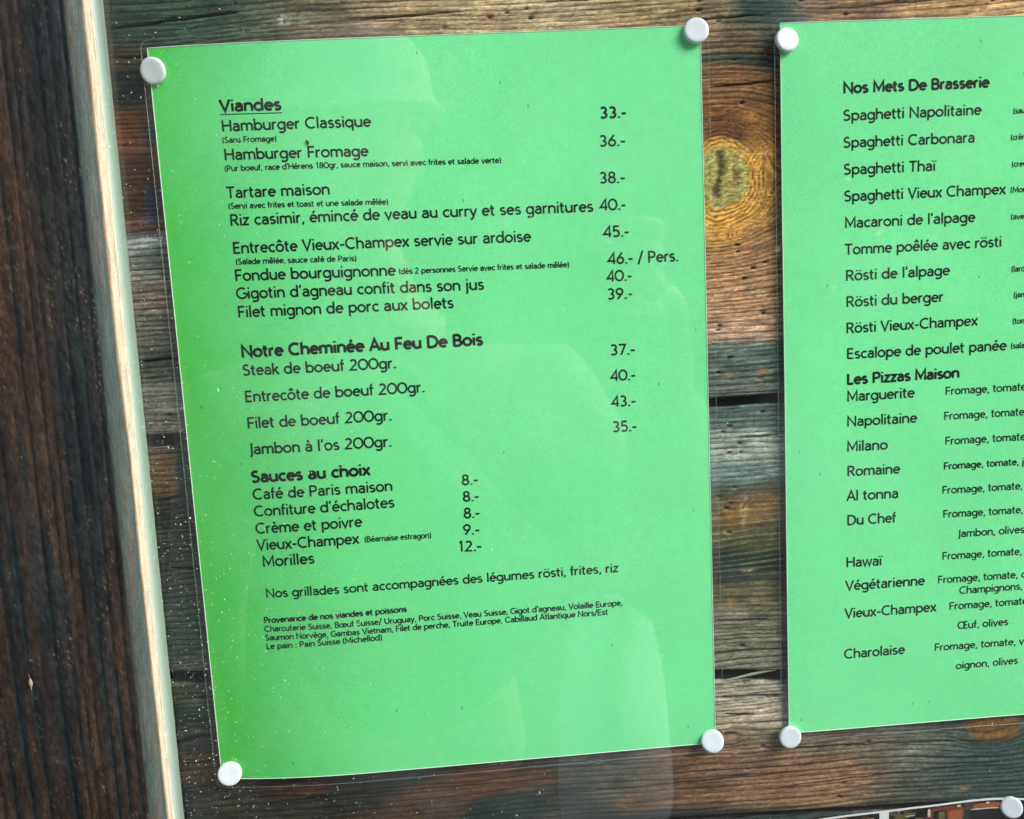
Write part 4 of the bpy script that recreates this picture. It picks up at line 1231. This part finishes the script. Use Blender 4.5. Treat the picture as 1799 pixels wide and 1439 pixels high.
person = root('person', (0.0, -0.86, -1.5), 'person in pale hat and dark vest photographing the menus, mirrored in the glass', 'person')
P0 = Vector((0.0, -0.86, -1.5))
W = lambda *p_: tuple(Vector(p_) - P0)
M_skin = plain('skin', (0.55, 0.34, 0.25, 1), 0.5, 0.4)
M_jacket = plain('dark_vest', (0.06, 0.065, 0.07, 1), 0.9, 0.1, noise=(80, .5))
M_sleeve = plain('pale_shirt', (0.42, 0.41, 0.34, 1), 0.9, 0.1, noise=(70, .3))
M_trouser = plain('dark_trousers', (0.05, 0.055, 0.065, 1), 0.9, 0.1, noise=(80, .5))
M_hat = plain('pale_hat', (0.62, 0.60, 0.52, 1), 0.9, 0.1, noise=(60, .3))
M_boot = plain('brown_boots', (0.06, 0.04, 0.03, 1), 0.7, 0.3)
SH = {1: W(.195, -.84, -.215), -1: W(-.195, -.85, -.225)}
EL = {1: W(.335, -.66, -.47), -1: W(-.265, -.90, -.51)}
WR = {1: W(.285, -.455, -.165), -1: W(-.255, -.80, -.745)}
PALM = {1: W(.262, -.405, -.105), -1: W(-.250, -.775, -.825)}
body_ch = [([W(0.01, -.86, -.64), W(0.01, -.85, -.50), W(0, -.85, -.33), W(0, -.85, -.23), W(-.003, -.84, -.12), W(-.008, -.82, -.02)],
            [(.14, .11), (.125, .095), (.15, .105), (.13, .09), (.052, .055), (.05, .055)], None)]
n0 = 6
for s in (1, -1):
    body_ch.append(([SH[s], EL[s], WR[s], PALM[s]], [.05, .038, .026, (.034, .020)], 3)); n0 += 4
for s in (1, -1):
    body_ch.append(([W(s * .095, -.86, -.74), W(s * .11, -.84, -1.07), W(s * .12, -.87, -1.42), W(s * .125, -.80, -1.465)], [.082, .055, .038, .03], 0))
bm_body = skin_mesh(body_ch, None)
import bmesh
bm = bmesh.new(); bm.from_mesh(bm_body)
hv, hf = head_geometry()
hm = bpy.data.meshes.new('head_tmp'); hm.from_pydata([tuple(Vector(W(-.010, -.79, .055)) + Vector(v)) for v in hv], [], hf); bm.from_mesh(hm)


def fingers(base, dirs, bend):
    for (st, pts, r) in dirs:
        fm_ = skin_mesh([([tuple(Vector(base) + Vector(q)) for q in [st] + pts], [r, r * .95, r * .88, r * .75], None)], None)
        bm.from_mesh(fm_)


# right hand: four fingers over the far side of the phone, thumb on the near side
pr = PALM[1]
fingers(pr, [((0.002, .004, .030 - .019 * k), [(.004 - .004 * (k == 3), .034, .044 - .021 * k), (-.020, .042, .046 - .021 * k), (-.040 - .004 * (k in (1, 2)) + .008 * (k == 3), .040, .045 - .021 * k)], .0088 - .0008 * (k == 3)) for k in range(4)], 0)
fingers(pr, [((-.012, -.004, .002), [(-.026, .004, .022), (-.038, .008, .032), (-.052, .011, .036)], .0105)], 0)
pl_ = PALM[-1]
fingers(pl_, [((0.0, .022 - .014 * k, -.015), [(.004, .028 - .017 * k, -.050 - .004 * (k in (1, 2))), (.014, .026 - .017 * k, -.072 - .005 * (k in (1, 2)) + .006 * (k == 3)), (.026, .022 - .016 * k, -.086 - .006 * (k in (1, 2)) + .010 * (k == 3))], .0085 - .0008 * (k == 3)) for k in range(4)], 0)
fingers(pl_, [((.004, .020, .012), [(.014, .036, -.008), (.020, .042, -.028), (.024, .042, -.044)], .0100)], 0)
me = bpy.data.meshes.new('body'); bm.to_mesh(me); bm.free()
me.materials.clear(); me.materials.append(M_skin)
ob = link('body', me, person)
rm = ob.modifiers.new('fuse', 'REMESH'); rm.mode = 'VOXEL'; rm.voxel_size = 0.0045; rm.use_smooth_shade = True


def cloth(name, chains, mat):
    m_ = skin_mesh(chains, None); m_.name = name; m_.materials.clear(); m_.materials.append(mat)
    m_.polygons.foreach_set('use_smooth', [True] * len(m_.polygons))
    return link(name, m_, person)


jk = [([W(0.01, -.86, -.72), W(0.01, -.85, -.52), W(0, -.85, -.33), W(0, -.85, -.22), W(-.002, -.845, -.135)], [(.175, .13), (.155, .12), (.175, .125), (.15, .105), (.07, .07)], None)]
for s in (1, -1):
    e_, w_ = Vector(EL[s]), Vector(WR[s]); c_ = e_.lerp(w_, .88)
    sl = Vector(SH[s]).lerp(e_, -.12)
    cloth('sleeve', [([tuple(sl), tuple(Vector(SH[s]).lerp(e_, .5)), EL[s], tuple(c_)], [.070, .062, .055, .043], None)], M_sleeve)
cloth('vest', jk, M_jacket)
tr_ = [([W(0.01, -.86, -.68)], [(.16, .12)], None)]
for s in (1, -1):
    tr_.append(([W(s * .098, -.86, -.78), W(s * .11, -.84, -1.07), W(s * .12, -.87, -1.38)], [.10, .075, .065], 0))
cloth('trousers', tr_, M_trouser)
for s in (1, -1):
    cloth('boot', [([W(s * .12, -.90, -1.452), W(s * .122, -.84, -1.450), W(s * .128, -.74, -1.462), W(s * .13, -.68, -1.468)], [(.042, .048), (.048, .05), (.045, .038), (.034, .030)], None),
                   ([W(s * .12, -.87, -1.36)], [.058], 1)], M_boot)
# pale bag added at the right hip, turned sunward for a pale reflection
bag = root('added_bag', (.262, -.70, -.63), 'pale cloth bag added at the hip of the person for a pale patch in the glass', 'bag')
bag.rotation_euler = (0, 0, -0.9)
V, F = [], []; m_ = 28
for (y, k_) in ((-.045, .80), (-.035, .96), (0, 1.0), (.035, .96), (.045, .80)):
    for i in range(m_):
        a = 2 * math.pi * i / m_; ca, sa = math.cos(a), math.sin(a)
        V.append((.066 * k_ * math.copysign(abs(ca) ** .6, ca) * (1 - .12 * sa), y * (1 - .25 * sa), .155 * k_ * math.copysign(abs(sa) ** .6, sa)))
for j in range(4):
    for i in range(m_):
        F.append((j * m_ + i, j * m_ + (i + 1) % m_, (j + 1) * m_ + (i + 1) % m_, (j + 1) * m_ + i))
F += [tuple(range(m_))[::-1], tuple(4 * m_ + i for i in range(m_))]
link('bag_body', mesh_from('bag_body', V, F, plain('pale_canvas', (0.80, 0.80, 0.78, 1), 0.9, 0.1, noise=(70, .3)), smooth=True), bag)
V, F = [], []
for i in range(15):
    t = i / 14; p_ = Vector((-.02 - .16 * t, .0 - .21 * t, .14 + .31 * t))
    V += [tuple(p_ + Vector((-.012, 0, -.012))), tuple(p_ + Vector((.012, 0, .012))), tuple(p_ + Vector((.012, .003, .012))), tuple(p_ + Vector((-.012, .003, -.012)))]
for i in range(14):
    for k in range(4): F.append((4 * i + k, 4 * i + (k + 1) % 4, 4 * i + 4 + (k + 1) % 4, 4 * i + 4 + k))
link('strap', mesh_from('strap', V, F, M_sleeve), bag)
# brimmed hat
V, F = [], []; n = 40
prof = [(.004, .138), (.05, .135), (.086, .116), (.102, .084), (.106, .050), (.108, .042), (.121, .034), (.122, .030), (.108, .036), (.093, .042), (.088, .040)]
for (r, z) in prof:
    for k in range(n):
        a = 2 * math.pi * k / n
        V.append(tuple(Vector(W(-.010, -.79, .062)) + Vector((r * .93 * math.cos(a), r * 1.05 * math.sin(a) + .004, z + .012 * abs(math.cos(a)) * (r > .1) - .05 * max(0, r - .1) * 4))))
for i in range(len(prof) - 1):
    for k in range(n):
        F.append((i * n + k, i * n + (k + 1) % n, (i + 1) * n + (k + 1) % n, (i + 1) * n + k))
F.append(tuple(range(n))[::-1])
link('hat', mesh_from('hat', V, F, M_hat, smooth=True), person)

# the phone: slab just behind the taking lens, screen towards the person
phone = root('smartphone', (0.0, 0.0, 0.0), 'dark smartphone held up in the right hand in front of the menus', 'phone')
FW = Vector((0.04065456, 0.98892722, -0.1427241)); UP = -Vector((-0.05739813, -0.14029483, -0.98844464)); RT = Vector((0.99752326, -0.04837687, -0.05105895))
LENS = Vector((.115567, -.37757, -.091652)) - FW * 0.004


def slab(x0, x1, z0, z1, y0, y1, r, n=6):
    O = round_corner_sheet([(x0, z1), (x1, z1), (x1, z0), (x0, z0)], r, n); m_ = len(O); V = []
    for (y, ins) in ((y0, .0008), (y0 + (y1 - y0) * .15, 0), (y1 - (y1 - y0) * .15, 0), (y1, .0008)):
        cx, cz = (x0 + x1) / 2, (z0 + z1) / 2
        for q in O:
            k = 1 - ins / (abs(x1 - x0) / 2)
            V.append(tuple(LENS + RT * (cx + (q[0] - cx) * k) + UP * (cz + (q[1] - cz) * k) + FW * y))
    F = [(l * m_ + i, l * m_ + (i + 1) % m_, (l + 1) * m_ + (i + 1) % m_, (l + 1) * m_ + i) for l in range(3) for i in range(m_)]
    F += [tuple(range(m_))[::-1], tuple(3 * m_ + i for i in range(m_))]
    return V, F


v, f = slab(-.016, .134, -.055, .019, -.0085, -.0005, .009)
link('phone_body', mesh_from('phone_body', v, f, plain('dark_phone', (.02, .02, .025, 1), .3, .5)), phone)
v, f = slab(-.013, .131, -.052, .016, -.0092, -.0086, .006)
link('screen', mesh_from('screen', v, f, plain('phone_screen', (.01, .01, .012, 1), .05, .5)), phone)
for (cx, cz) in ((0.0, 0.0), (0.0, -.020)):
    v, f = slab(cx - .0065, cx + .0065, cz - .0065, cz + .0065, -.0004, .0012, .0060)
    link('camera_lens', mesh_from('camera_lens', v, f, plain('lens_ring', (.03, .03, .03, 1), .15, .6)), phone)


def added_conifers():
    """unseen conifers added to darken what the pane mirrors: tiers of drooping, ragged branches, read as one mass"""
    R_ = random.Random(3); V, F = [], []
    for t in range(150):
        x = -17 + 34 * ((t % 50) + R_.random()) / 50; y = -11 - 1.6 * (t // 50) - R_.random(); h = R_.uniform(7.0, 9.5); w = h * R_.uniform(.2, .27)
        for k in range(900):
            q = R_.random() ** .8; z = -1.3 + h * q; rr = w * (1 - q) * R_.uniform(.5, 1.0) + .06; a = R_.uniform(0, 2 * math.pi)
            cx, cy = x + rr * math.cos(a), y + rr * math.sin(a); s = R_.uniform(.12, .30); b = len(V)
            V += [(cx, cy, z + .06), (cx + s * math.cos(a) - .5 * s * math.sin(a), cy + s * math.sin(a) + .5 * s * math.cos(a), z - s * .6),
                  (cx + s * math.cos(a) + .5 * s * math.sin(a), cy + s * math.sin(a) - .5 * s * math.cos(a), z - s * .7)]
            F.append((b, b + 1, b + 2))
    return mesh_from('added_conifers', V, F, plain('conifer_needles', (0.035, 0.06, 0.03, 1), 0.9, 0.1, noise=(3, 1.2)))


tag(link('added_conifer_row', added_conifers()), 'dark conifers added behind the camera to darken the reflections in the glass', 'trees', kind='stuff')
